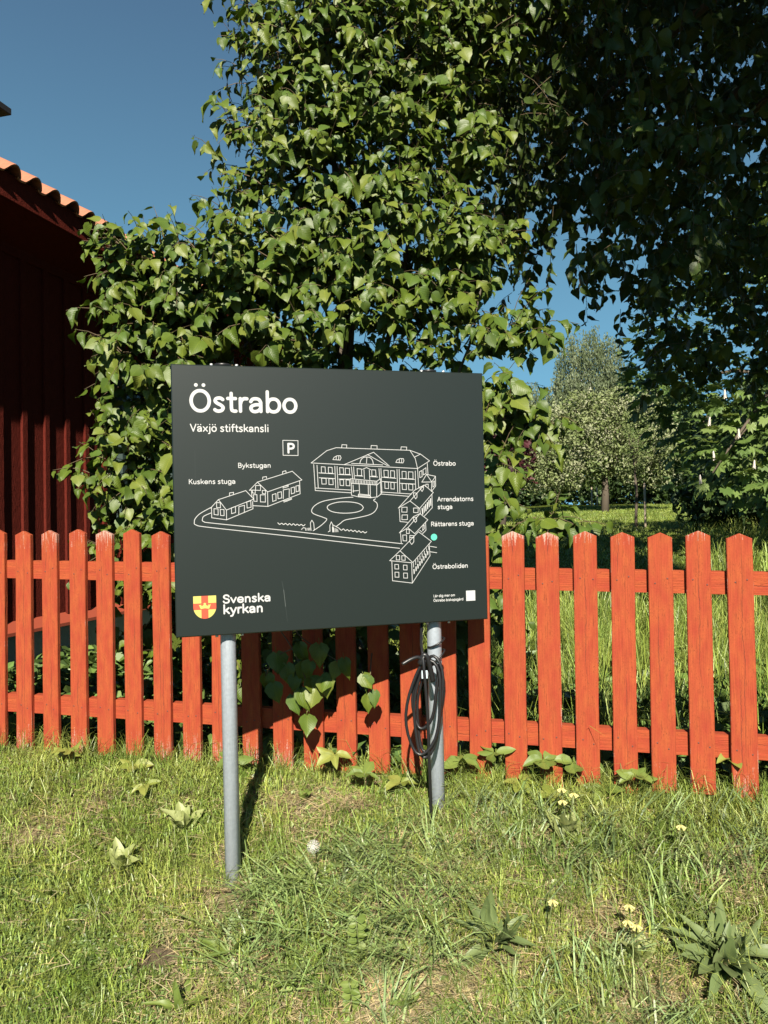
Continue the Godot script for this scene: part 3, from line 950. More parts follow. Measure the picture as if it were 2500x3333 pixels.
# the drawing, in millimetres from the panel's upper left corner
const SIGN_LINES := [
	[523, 372, 586, 324, 624, 312, 928, 322, 974, 338, 1011, 365, 959, 396, 523, 372],
	[928, 322, 950, 355, 959, 396],
	[946, 350, 973, 337],
	[646, 312, 648, 300, 667, 301, 666, 313],
	[766, 314, 767, 303, 791, 304, 791, 316],
	[890, 319, 892, 308, 915, 309, 914, 321],
	[655, 379, 776, 330, 840, 385],
	[750, 339, 833, 384],
	[685, 374, 813, 381],
	[748, 350, 746, 374],
	[610, 359, 615, 350, 627, 344, 640, 344, 643, 352, 639, 361, 610, 359],
	[624, 345, 623, 359],
	[634, 345, 633, 359],
	[868, 371, 873, 361, 886, 355, 900, 356, 902, 364, 898, 373, 868, 371],
	[883, 356, 882, 371],
	[893, 356, 892, 371],
	[533, 378, 537, 480],
	[546, 381, 549, 469],
	[617, 385, 619, 471],
	[626, 386, 628, 472],
	[684, 388, 688, 434],
	[693, 388, 695, 434],
	[797, 395, 799, 435],
	[805, 395, 807, 493],
	[872, 399, 873, 491],
	[881, 399, 882, 493],
	[949, 406, 949, 482],
	[959, 396, 962, 475],
	[1001, 375, 1003, 419],
	[537, 470, 682, 480],
	[537, 480, 681, 491],
	[800, 497, 918, 508],
	[802, 489, 931, 499],
	[563, 387, 578, 388, 579, 412, 563, 411, 563, 387],
	[591, 389, 606, 390, 607, 413, 591, 412, 591, 389],
	[636, 391, 651, 392, 652, 417, 637, 417, 636, 391],
	[659, 393, 676, 394, 676, 418, 659, 418, 659, 393],
	[707, 395, 725, 397, 725, 423, 708, 423, 707, 395],
	[767, 400, 783, 401, 784, 426, 767, 425, 767, 400],
	[817, 402, 835, 403, 835, 430, 818, 429, 817, 402],
	[845, 404, 861, 405, 861, 433, 845, 432, 845, 404],
	[893, 407, 910, 408, 910, 436, 893, 436, 893, 407],
	[920, 409, 939, 410, 939, 438, 920, 437, 920, 409],
	[563, 432, 581, 433, 581, 455, 564, 455, 563, 432],
	[592, 434, 608, 435, 609, 458, 592, 457, 592, 434],
	[636, 438, 651, 439, 651, 462, 637, 461, 636, 438],
	[661, 439, 675, 440, 676, 463, 661, 462, 661, 439],
	[820, 449, 835, 450, 835, 476, 820, 475, 820, 449],
	[845, 451, 859, 452, 859, 478, 845, 477, 845, 451],
	[892, 456, 909, 457, 910, 481, 893, 480, 892, 456],
	[919, 458, 937, 460, 937, 483, 920, 482, 919, 458],
	[552, 411, 614, 415],
	[632, 418, 681, 420],
	[698, 423, 730, 425],
	[759, 427, 791, 429],
	[809, 430, 867, 435],
	[884, 436, 945, 440],
	[553, 430, 616, 434],
	[632, 436, 680, 437],
	[809, 447, 869, 452],
	[884, 455, 947, 459],
	[680, 435, 787, 446, 802, 436],
	[680, 435, 681, 453, 787, 461, 802, 449, 802, 436],
	[787, 446, 787, 461],
	[686, 439, 686, 452],
	[692, 440, 692, 452],
	[699, 441, 698, 453],
	[705, 441, 705, 453],
	[712, 442, 711, 454],
	[718, 442, 718, 454],
	[724, 443, 724, 455],
	[731, 444, 730, 456],
	[737, 444, 737, 456],
	[744, 445, 743, 457],
	[750, 446, 750, 457],
	[756, 446, 756, 458],
	[763, 447, 762, 458],
	[769, 448, 769, 459],
	[776, 448, 775, 459],
	[782, 449, 782, 460],
	[682, 453, 682, 500],
	[689, 460, 690, 489],
	[714, 457, 715, 494],
	[751, 459, 751, 499],
	[759, 460, 759, 500],
	[786, 461, 785, 509],
	[802, 449, 804, 497],
	[682, 500, 705, 506],
	[762, 511, 787, 509],
	[787, 509, 804, 497],
	[687, 484, 711, 482],
	[710, 500, 759, 504],
	[709, 504, 761, 509],
	[711, 496, 757, 501, 762, 512, 708, 507, 711, 496],
	[735, 400, 736, 436],
	[757, 402, 758, 439],
	[729, 398, 746, 391, 763, 400],
	[967, 409, 977, 404, 978, 429, 968, 433, 967, 409],
	[982, 401, 995, 393, 995, 416, 983, 422, 982, 401],
	[976, 451, 997, 420, 1019, 451, 976, 451],
	[997, 420, 1035, 428, 1019, 451],
	[1035, 428, 1035, 468, 1016, 490],
	[1019, 451, 1016, 485],
	[1024, 452, 1030, 447, 1030, 467, 1023, 472, 1024, 452],
	[992, 470, 993, 460, 1003, 460, 1003, 473],
	[516, 632, 515, 606, 521, 596, 528, 607, 530, 635],
	[592, 641, 592, 618, 598, 604, 604, 616, 605, 644],
	[495, 627, 496, 635],
	[602, 625, 603, 644],
	[501, 627, 501, 635],
	[607, 627, 608, 644],
	[506, 626, 507, 635],
	[613, 630, 613, 644],
	[511, 626, 512, 635],
	[618, 632, 619, 644],
	[516, 626, 517, 636],
	[623, 635, 624, 644],
	[479, 631, 487, 624, 495, 626],
	[585, 643, 592, 639],
	[604, 616, 629, 630],
	[874, 555, 924, 527, 964, 558, 1024, 494, 986, 463, 944, 484, 874, 555],
	[924, 527, 986, 463],
	[878, 558, 880, 609, 912, 613],
	[1018, 502, 1018, 556, 983, 590],
	[964, 558, 967, 580],
	[889, 552, 911, 552, 910, 572, 888, 571, 889, 552],
	[938, 556, 958, 556, 957, 575, 938, 574, 938, 556],
	[889, 583, 912, 583, 911, 602, 888, 602, 889, 583],
	[974, 559, 976, 557, 978, 580, 976, 583, 974, 559],
	[982, 552, 984, 549, 984, 573, 983, 575, 982, 552],
	[989, 544, 991, 542, 992, 567, 990, 569, 989, 544],
	[996, 536, 999, 534, 999, 559, 998, 561, 996, 536],
	[1003, 528, 1006, 526, 1006, 551, 1005, 553, 1003, 528],
	[1010, 520, 1013, 518, 1013, 545, 1012, 547, 1010, 520],
	[939, 494, 954, 496, 954, 512, 948, 519, 940, 506, 939, 494],
	[967, 471, 983, 471, 982, 480, 976, 489, 969, 479, 967, 471],
	[876, 655, 938, 590, 965, 579, 998, 605, 941, 660, 912, 635, 876, 655],
	[912, 635, 965, 579],
	[881, 657, 883, 695],
	[906, 642, 918, 642, 918, 658, 906, 658, 906, 642],
	[890, 664, 906, 664, 906, 688, 891, 687, 890, 664],
	[988, 616, 989, 647, 974, 661],
	[977, 630, 982, 625, 982, 641, 975, 648, 977, 630],
	[962, 646, 972, 654],
	[936, 593, 950, 594, 950, 609, 945, 614, 937, 606, 936, 593],
	[833, 765, 877, 727, 930, 776, 1011, 693, 957, 652, 877, 727],
	[833, 765, 925, 777],
	[842, 768, 843, 846, 926, 859, 925, 777],
	[926, 859, 1004, 751, 1001, 702],
	[861, 745, 875, 746, 875, 764, 861, 763, 861, 745],
	[884, 747, 898, 748, 898, 766, 884, 765, 884, 747],
	[854, 781, 869, 782, 870, 800, 854, 799, 854, 781],
	[890, 785, 905, 786, 905, 805, 890, 804, 890, 785],
	[854, 812, 870, 813, 870, 833, 854, 832, 854, 812],
	[890, 817, 906, 818, 906, 838, 890, 837, 890, 817],
	[932, 778, 933, 795],
	[933, 804, 934, 822],
	[935, 803, 936, 820],
	[942, 768, 942, 785],
	[942, 794, 942, 811],
	[944, 793, 945, 809],
	[951, 759, 952, 775],
	[950, 784, 951, 801],
	[952, 783, 953, 799],
	[961, 750, 961, 765],
	[959, 774, 959, 790],
	[961, 772, 962, 788],
	[970, 741, 971, 756],
	[967, 764, 968, 780],
	[970, 762, 970, 778],
	[980, 731, 980, 746],
	[976, 754, 977, 769],
	[978, 752, 978, 767],
	[990, 722, 990, 736],
	[985, 744, 985, 759],
	[987, 742, 987, 757],
	[999, 713, 1000, 726],
	[993, 734, 994, 748],
	[996, 732, 995, 746],
	[920, 666, 937, 668, 936, 693, 927, 703, 919, 692, 920, 666],
	[919, 674, 937, 675],
	[1006, 713, 1033, 718],
	[1005, 735, 1033, 740],
	[135, 542, 165, 510, 268, 477, 298, 510, 194, 550, 165, 510],
	[139, 538, 139, 578, 194, 587, 194, 550],
	[194, 587, 294, 547, 293, 519],
	[158, 521, 172, 522, 172, 541, 158, 540, 158, 521],
	[148, 544, 163, 545, 163, 568, 148, 566, 148, 544],
	[171, 547, 185, 548, 185, 571, 172, 570, 171, 547],
	[213, 542, 228, 537, 228, 560, 213, 564, 213, 542],
	[271, 521, 286, 516, 287, 541, 272, 544, 271, 521],
	[306, 458, 325, 458, 324, 477, 305, 476, 306, 458],
	[294, 475, 304, 476, 304, 488, 293, 486, 294, 475],
	[331, 477, 343, 477, 343, 491, 331, 489, 331, 477],
	[297, 493, 310, 493, 310, 519, 298, 518, 297, 493],
	[323, 494, 342, 494, 342, 522, 323, 521, 323, 494],
	[369, 494, 383, 490, 383, 516, 370, 520, 369, 494],
	[390, 486, 404, 483, 405, 507, 391, 510, 390, 486],
	[442, 469, 455, 465, 456, 488, 443, 492, 442, 469],
	[461, 462, 473, 459, 473, 481, 462, 484, 461, 462],
	[411, 469, 412, 463, 431, 458, 431, 463, 411, 469],
	[240, 566, 241, 538, 262, 533, 261, 559],
	[207, 496, 207, 485, 222, 483, 221, 491],
	[282, 476, 313, 445, 448, 404, 485, 438, 351, 483, 313, 445],
	[282, 476, 290, 475, 291, 501],
	[294, 535, 351, 539, 351, 483],
	[351, 539, 477, 492, 476, 443],
	[411, 510, 412, 476, 435, 472, 434, 504],
	[411, 519, 422, 517, 443, 509],
	[413, 523, 424, 520, 444, 512],
	[333, 434, 334, 426, 348, 424, 348, 431],
	[410, 413, 411, 405, 423, 402, 424, 409],
	[414, 284, 473, 285, 472, 343, 414, 342, 414, 284],
]
const SIGN_CURVES := [
	[719, 373, 724, 360, 734, 351, 747, 349, 762, 352, 771, 363, 774, 377],
	[688, 508, 632, 512, 569, 522, 535, 538, 521, 557, 529, 571, 567, 586, 580, 595, 557, 617, 525, 637],
	[780, 516, 772, 522, 785, 533, 786, 550, 773, 569, 748, 581, 698, 591, 654, 598, 634, 611, 617, 623],
	[729, 550, 723, 559, 707, 566, 683, 570, 655, 571, 627, 569, 603, 564, 588, 556, 583, 547, 588, 539, 604, 532, 628, 527, 656, 526, 684, 528, 708, 533, 723, 541, 729, 550],
	[388, 603, 395, 609, 403, 605, 410, 610, 418, 606, 426, 612, 433, 607, 441, 613, 448, 608, 456, 614, 463, 610, 471, 615, 479, 611, 486, 617, 494, 612],
	[630, 631, 638, 638, 646, 633, 654, 640, 662, 636, 669, 642, 677, 638, 685, 644, 693, 640, 701, 647, 709, 642, 717, 649, 725, 645, 733, 651, 741, 647],
	[135, 540, 97, 561, 79, 579, 75, 592, 81, 604, 135, 615, 437, 656, 651, 686, 876, 717],
	[136, 560, 111, 571, 105, 581, 109, 592, 153, 600, 438, 636, 652, 667, 889, 699],
]

var print_image: Image
var px_mm := 2048.0 / 1251.4

func make_sign() -> void:
	var eu := Vector3(0.9647, 0.0085, -0.2634).normalized()
	var ey := -Vector3(0.0124, -0.9999, -0.0085)
	ey = (ey - eu * ey.dot(eu)).normalized()
	var ez := eu.cross(ey)
	var frame := Basis(eu, ey, ez)
	var foot := P(-0.20, -0.14, 3.05)
	var s := thing("information_sign", "dark green information sign with white map drawing on two grey steel posts", "sign", foot)
	var local := Transform3D(frame, SIGN_TL - foot)
	draw_print()
	var m := StandardMaterial3D.new()
	m.albedo_texture = ImageTexture.create_from_image(print_image)
	m.roughness = 0.42
	m.metallic_specular = 0.46
	var side := plain(0.009, 0.014, 0.012, 0.45)
	var d := 0.034
	var c := 0.004
	var st := begin()
	quad(st, Vector3(c, -SIGN_H + c, 0), Vector3(SIGN_W - c, -SIGN_H + c, 0), Vector3(SIGN_W - c, -c, 0), Vector3(c, -c, 0), uvp(c, SIGN_H - c), uvp(SIGN_W - c, SIGN_H - c), uvp(SIGN_W - c, c), uvp(c, c))
	var face_mesh := commit(st)
	st = begin()
	var lo := Vector3(0, -SIGN_H, 0)
	var ins := [Vector2(c, -SIGN_H + c), Vector2(SIGN_W - c, -SIGN_H + c), Vector2(SIGN_W - c, -c), Vector2(c, -c)]
	var ou := [Vector2(0, -SIGN_H), Vector2(SIGN_W, -SIGN_H), Vector2(SIGN_W, 0), Vector2(0, 0)]
	for k in 4:
		var k2 := (k + 1) % 4
		quad(st, v3(ou[k], -c), v3(ou[k2], -c), v3(ins[k2], 0), v3(ins[k], 0))
		quad(st, v3(ou[k], -d), v3(ou[k2], -d), v3(ou[k2], -c), v3(ou[k], -c))
	quad(st, v3(ou[1], -d), v3(ou[0], -d), v3(ou[3], -d), v3(ou[2], -d))
	part(s, "panel", commit(st), side, local)
	part(s, "printed_face", face_mesh, m, local)
	# posts behind the panel
	for q in [[0.195, -0.068, 0.030, -0.245], [1.037, -0.068, 0.030, -0.06]]:
		var top: Vector3 = local * Vector3(q[0], 0.006, q[1])
		var low: Vector3 = local * Vector3(q[0], -SIGN_H, q[1])
		var dir: Vector3 = (low - top).normalized()
		var bottom: Vector3 = low + dir * ((low.y + foot.y - q[3] + 0.22) / -dir.y)
		st = begin(true)
		var sides := 10 if q[0] < 0.5 else 24
		tube(st, PackedVector3Array([top, low, bottom]), PackedFloat32Array([q[2]]), sides)
		part(s, "post", commit(st), M.zinc)
		st = begin(true)
		tube(st, PackedVector3Array([top + Vector3(0, 0.001, 0), top + Vector3(0, 0.010, 0)]), PackedFloat32Array([q[2] + 0.004]), 20)
		part(s, "post_cap", commit(st), M.black)
		for k in [-0.045, 0.05]:
			for y in [0.004, -SIGN_H - 0.004]:
				var p: Vector3 = local * Vector3(q[0] + k, y, -0.022)
				st = begin(true)
				tube(st, PackedVector3Array([p - ey * 0.005, p + ey * 0.005]), PackedFloat32Array([0.006]), 8)
				part(s, "bolt", commit(st), M.bolt)
		# clamp rails across the back
		for y in [-0.16, -SIGN_H + 0.16]:
			st = begin()
			box(st, Vector3(q[0] - 0.06, y - 0.02, -d - 0.012), Vector3(q[0] + 0.06, y + 0.02, -d - 0.001), 0.002)
			part(s, "clamp", commit(st), M.zinc, local)

func uvp(x: float, y: float) -> Vector2:
	return Vector2(x / SIGN_W, y / SIGN_H)

func draw_print() -> void:
	var w := 2048
	var h := int(1023.4 * px_mm)
	print_image = Image.create(w, h, false, Image.FORMAT_RGB8)
	var base := lin(0.0085, 0.0135, 0.0118)
	print_image.fill(base)
	var white := lin(0.44, 0.44, 0.44)
	for l in SIGN_LINES:
		for k in range(0, l.size() - 2, 2):
			pen(Vector2(l[k], l[k + 1]), Vector2(l[k + 2], l[k + 3]), 1.2, white)
	for l in SIGN_CURVES:
		var c: PackedVector2Array = smooth_line(l, 0, 1.0)
		for k in c.size() - 1:
			pen(c[k], c[k + 1], 1.3, white)
	for t in SIGN_TEXT:
		write(t[0], Vector2(t[1], t[2]), t[3], t[4], t[5], white)
	# teal dot, plain square of the sticker
	pen(Vector2(1022.8, 676), Vector2(1022.8, 676), 13.6, lin(0.085, 0.46, 0.34))
	fill_box(1156.9, 901.2, 1197.5, 943.4, lin(0.42, 0.43, 0.44))
	# shield: red cross with crown on yellow
	var yellow := lin(0.47, 0.42, 0.11)
	var red := lin(0.47, 0.075, 0.04)
	var crown := PackedVector2Array([Vector2(84.5, 903.5), Vector2(89, 905), Vector2(93, 903), Vector2(94, 909), Vector2(100, 907), Vector2(103, 903), Vector2(101, 900), Vector2(106.5, 896.5), Vector2(112, 900), Vector2(110, 903), Vector2(113, 907), Vector2(119, 909), Vector2(120, 903), Vector2(124, 905), Vector2(129, 903), Vector2(122.5, 920), Vector2(106.5, 917.5), Vector2(91.5, 920)])
	for y in range(int(871.7 * px_mm), int(957 * px_mm)):
		for x in range(int(64 * px_mm), int(149.5 * px_mm)):
			var p := Vector2(x, y) / px_mm
			var half := 42.4
			if p.y > 910.0:
				half *= sqrt(maxf(0.0, 1.0 - pow((p.y - 910.0) / 46.7, 2)))
			if absf(p.x - 106.7) > half:
				continue
			var c := yellow
			if absf(p.x - 106.5) < 13.0 or absf(p.y - 910.8) < 12.2:
				c = red
			if Geometry2D.is_point_in_polygon(p, crown):
				c = yellow
			print_image.set_pixel(x, y, c)
	# scratches in the lacquer
	pen(Vector2(399, 829), Vector2(405, 862), 0.5, base.lerp(white, 0.22))
	pen(Vector2(405, 862), Vector2(411, 927), 0.9, base.lerp(white, 0.40))
	pen(Vector2(411, 927), Vector2(417, 985), 0.4, base.lerp(white, 0.2))
	pen(Vector2(82, 325), Vector2(81.5, 428), 0.5, base.lerp(white, 0.12))

func fill_box(x0: float, y0: float, x1: float, y1: float, c: Color) -> void:
	print_image.fill_rect(Rect2i(int(x0 * px_mm), int(y0 * px_mm), int((x1 - x0) * px_mm), int((y1 - y0) * px_mm)), c)

# a round-ended stroke of the given half width, in millimetres on the panel
func pen(a: Vector2, b: Vector2, half: float, c: Color) -> void:
	a *= px_mm
	b *= px_mm
	var r := half * px_mm
	var ab := b - a
	var len2 := maxf(ab.length_squared(), 1e-6)
	for y in range(maxi(0, int(minf(a.y, b.y) - r - 1)), mini(print_image.get_height(), int(maxf(a.y, b.y) + r + 2))):
		for x in range(maxi(0, int(minf(a.x, b.x) - r - 1)), mini(print_image.get_width(), int(maxf(a.x, b.x) + r + 2))):
			var p := Vector2(x + 0.5, y + 0.5)
			var t := clampf((p - a).dot(ab) / len2, 0.0, 1.0)
			var cover := clampf(r - p.distance_to(a + ab * t) + 0.5, 0.0, 1.0)
			if cover > 0.0:
				print_image.set_pixel(x, y, print_image.get_pixel(x, y).lerp(c, cover))

func smooth_line(l: Array, first: int, scale: float) -> PackedVector2Array:
	var p := PackedVector2Array()
	for k in range(first, l.size() - 1, 2):
		p.append(Vector2(l[k], l[k + 1]) * scale)
	var out := PackedVector2Array()
	for i in p.size() - 1:
		for k in 5:
			out.append(p[i].cubic_interpolate(p[i + 1], p[maxi(i - 1, 0)], p[mini(i + 2, p.size() - 1)], k / 5.0))
	out.append(p[p.size() - 1])
	return out

func write(text: String, at: Vector2, right: float, cap: float, weight: float, c: Color) -> void:
	var gap := 0.035
	var wide := 0.0
	for ch in text:
		wide += GLYPHS[ACCENTED.get(ch, ch)][0] + gap
	var sx := (right - at.x) / (wide - gap)
	var pos := 0.0
	var half := weight * cap * 0.5
	for ch in text:
		var plain_ch: String = ACCENTED.get(ch, ch)
		var g: Array = GLYPHS[plain_ch]
		for k in range(1, g.size()):
			var stroke = g[k]
			var shift := 0.0
			if stroke is String:
				shift = 0.03 if stroke == "b" else -0.01
				stroke = BOWL
			var pts: PackedVector2Array
			if stroke[0] == 1:
				pts = smooth_line(stroke, 1, 1.0)
			else:
				pts = PackedVector2Array()
				for q in range(1, stroke.size() - 1, 2):
					pts.append(Vector2(stroke[q], stroke[q + 1]))
			for q in pts.size() - 1:
				pen(at + Vector2((pos + shift + pts[q].x) * sx, -pts[q].y * cap), at + Vector2((pos + shift + pts[q + 1].x) * sx, -pts[q + 1].y * cap), half, c)
		if ch in ["ä", "ö", "Ö"]:
			var mid: float = g[0] * 0.5 - (0.01 if ch != "ä" else 0.03)
			var dy := 1.17 if ch == "Ö" else 0.89
			for sgn in [-1.0, 1.0]:
				var q: Vector2 = at + Vector2((pos + mid + sgn * 0.15) * sx, -dy * cap)
				pen(q, q, half * 1.08, c)
		if ch == "å":
			for q in 8:
				var a0 := TAU * q / 8.0
				var a1 := TAU * (q + 1) / 8.0
				pen(at + Vector2((pos + 0.28 + 0.07 * cos(a0)) * sx, -(0.9 + 0.07 * sin(a0)) * cap), at + Vector2((pos + 0.28 + 0.07 * cos(a1)) * sx, -(0.9 + 0.07 * sin(a1)) * cap), half * 0.5, c)
		pos += g[0] + gap

# ------------------------------------------------------------------ coiled cable on the post beside the map
func make_cable() -> void:
	var c := thing("coiled_cable", "black cable coil tied to the sign post and hanging down beside it", "cable", P(0.15, 0.0, 3.07))
	var z := 3.07
	var loops := [
		[0.1475, 0.43, 0.065, 0.185, 0.02], [0.165, 0.43, 0.052, 0.20, 0.008], [0.155, 0.475, 0.045, 0.135, -0.006], [0.172, 0.42, 0.048, 0.175, -0.014]]
	for l in loops:
		var pts := PackedVector3Array()
		for k in 29:
			var a := TAU * k / 28.0 + 0.4
			var wob := 0.006 * sin(3.0 * a + l[0] * 70.0)
			pts.append(P(l[0] + (l[2] + wob) * cos(a) + 0.02 * sin(a), l[1] + l[3] * sin(a), z - l[4] - 0.015 * cos(a)) - c.position)
		var st := begin(true)
		tube(st, pts, PackedFloat32Array([0.0064]), 8, false)
		part(c, "loop", commit(st), M.black)
	var st := begin(true)
	tube(st, spline(PackedVector3Array([P(0.150, 0.80, 3.20) - c.position, P(0.147, 0.73, 3.18) - c.position, P(0.141, 0.67, 3.09) - c.position, P(0.145, 0.62, 3.04) - c.position, P(0.158, 0.42, 3.035) - c.position, P(0.163, 0.22, 3.05) - c.position, P(0.168, 0.08, 3.08) - c.position, P(0.172, -0.06, 3.12) - c.position])), PackedFloat32Array([0.0062]), 8)
	part(c, "hanging_lead", commit(st), M.black)
	st = begin(true)
	tube(st, spline(PackedVector3Array([P(0.150, 0.60, 3.045) - c.position, P(0.130, 0.628, 3.04) - c.position, P(0.10, 0.625, 3.03) - c.position, P(0.062, 0.606, 3.02) - c.position])), PackedFloat32Array([0.0075]), 8)
	part(c, "cable_end", commit(st), M.black)
	st = begin(true)
	tube(st, spline(PackedVector3Array([P(0.135, 0.60, 3.05) - c.position, P(0.145, 0.635, 3.045) - c.position, P(0.160, 0.63, 3.045) - c.position, P(0.172, 0.59, 3.05) - c.position, P(0.183, 0.53, 3.06) - c.position])), PackedFloat32Array([0.012, 0.014, 0.013, 0.012, 0.010]), 8)
	part(c, "tape_wrap", commit(st), M.black)
	st = begin()
	box(st, P(0.150, 0.56, 3.045) - c.position - Vector3(0.012, 0.016, 0.002), P(0.150, 0.56, 3.045) - c.position + Vector3(0.012, 0.016, 0.002), 0.001)
	part(c, "tag", commit(st), plain(0.45, 0.55, 0.6, 0.5))
	# ties wound round the post
	for q in [[0.66, 0.03], [0.60, 0.05]]:
		st = begin(true)
		var pts := PackedVector3Array()
		for k in 17:
			var a := TAU * k / 16.0
			pts.append(P(0.209 + 0.0335 * cos(a), q[0] + q[1] * 0.6 * cos(a + 0.2), 3.207 - 0.0335 * sin(a)) - c.position)
		tube(st, pts, PackedFloat32Array([0.0042]), 6, false)
		part(c, "cable_tie", commit(st), M.black)

# ------------------------------------------------------------------ foliage helpers
func tone(r: float, g: float, b: float) -> Color:
	return Color(r, g, b)

func tint_material(m: StandardMaterial3D, c: Color) -> StandardMaterial3D:
	var d: StandardMaterial3D = m.duplicate()
	d.vertex_color_use_as_albedo = false
	d.albedo_color = c.linear_to_srgb()
	return d

# the leaves that show largest become parts of their own, the rest one mass
func dress(t: Node3D, mesh: Mesh, m: StandardMaterial3D, xf: Array, kinds: Array, palette: Array, most := 300, called := "leaf") -> void:
	var seen := {}
	for i in xf.size():
		var x: Transform3D = xf[i]
		var p := screen(x.origin + x.basis.y * 0.7)
		if p.z < 0.0 or p.x < 0 or p.x > 768 or p.y < 0 or p.y > 1024:
			continue
		var cell := Vector2i(int(p.x / 11.0), int(p.y / 11.0))
		if not seen.has(cell) or seen[cell][1] > p.z:
			seen[cell] = [i, p.z, x.basis.y.length() / p.z]
	var best := seen.values()
	best.sort_custom(func(a, b): return a[2] > b[2] or (a[2] == b[2] and a[0] < b[0]))
	var picked := {}
	for k in mini(most, best.size()):
		picked[best[k][0]] = true
	var mats := []
	for c in palette:
		mats.append(tint_material(m, c))
	var rest := []
	var cols := []
	var back := Transform3D(Basis.IDENTITY, -t.position)
	for i in xf.size():
		if picked.has(i):
			part(t, called, mesh, mats[kinds[i]], back * (xf[i] as Transform3D))
		else:
			rest.append(back * (xf[i] as Transform3D))
			cols.append(palette[kinds[i]])
	if rest.size() > 0:
		copies(t, "crown", mesh, m, rest, cols)

func leaf_at(at: Vector3, dir: Vector3, face: Vector3, size: float) -> Transform3D:
	var y := dir.normalized()
	var z := face - y * face.dot(y)
	if z.length() < 0.05:
		z = y.cross(Vector3.RIGHT)
	z = z.normalized()
	var x := y.cross(z)
	var sq := rng.randf_range(0.72, 1.12)
	return Transform3D(Basis(x * size * sq, y * size, z * size * rng.randf_range(0.2, 1.6) * (1.0 if rng.randf() < 0.75 else -0.7)), at)

# a drooping twig with leaves set alternately along it
func leafy_twig(st: SurfaceTool, at: Vector3, dir: Vector3, length: float, size: float, out: Vector3, droop: float, xf: Array, kinds: Array, n_tones: int, step := 0.05, sunward := 0.5) -> void:
	var pts := PackedVector3Array()
	var p := at
	var d := dir.normalized()
	for k in 5:
		pts.append(p)
		p += d * length * 0.25
		d = (d + Vector3(0, -droop * 0.25, 0) + rand_dir() * 0.10).normalized()
	tube(st, pts, PackedFloat32Array([0.0032, 0.0028, 0.0024, 0.002, 0.0012]), 3, false)
	var n := maxi(3, int(length / step))
	var sidev := d.cross(Vector3.UP).normalized()
	if sidev.length() < 0.1:
		sidev = Vector3.RIGHT
	for k in n:
		var f := (k + 0.6) / n * 3.99
		var i := int(f)
		var q := pts[i].lerp(pts[i + 1], f - i)
		var sgn := 1.0 if k % 2 == 0 else -1.0
		var ld := (sidev * sgn * 0.75 + d * 0.45 + Vector3(0, -0.65, 0) + rand_dir() * 0.45).normalized()
		var face := out * 0.55 + Vector3(0, 0.45, 0) + to_sun() * sunward + rand_dir() * 0.55
		var s := size * rng.randf_range(0.5, 1.2) * (0.75 if k == n - 1 else 1.0) * (1.25 if rng.randf() < 0.1 else 1.0)
		xf.append(leaf_at(q, ld, face, s))
		kinds.append(rng.randi() % n_tones)

func inside_ellipsoid() -> Vector3:
	return rand_dir() * pow(rng.randf(), 0.30)

# ------------------------------------------------------------------ the two limes
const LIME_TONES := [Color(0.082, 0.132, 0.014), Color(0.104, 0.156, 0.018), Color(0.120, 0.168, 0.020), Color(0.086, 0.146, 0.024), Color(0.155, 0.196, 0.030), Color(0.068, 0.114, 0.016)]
const SHADED_LIME_TONES := [Color(0.050, 0.082, 0.014), Color(0.060, 0.095, 0.016), Color(0.070, 0.105, 0.018), Color(0.045, 0.075, 0.014)]  # lime greens darkened so the big crown reads as deep shade

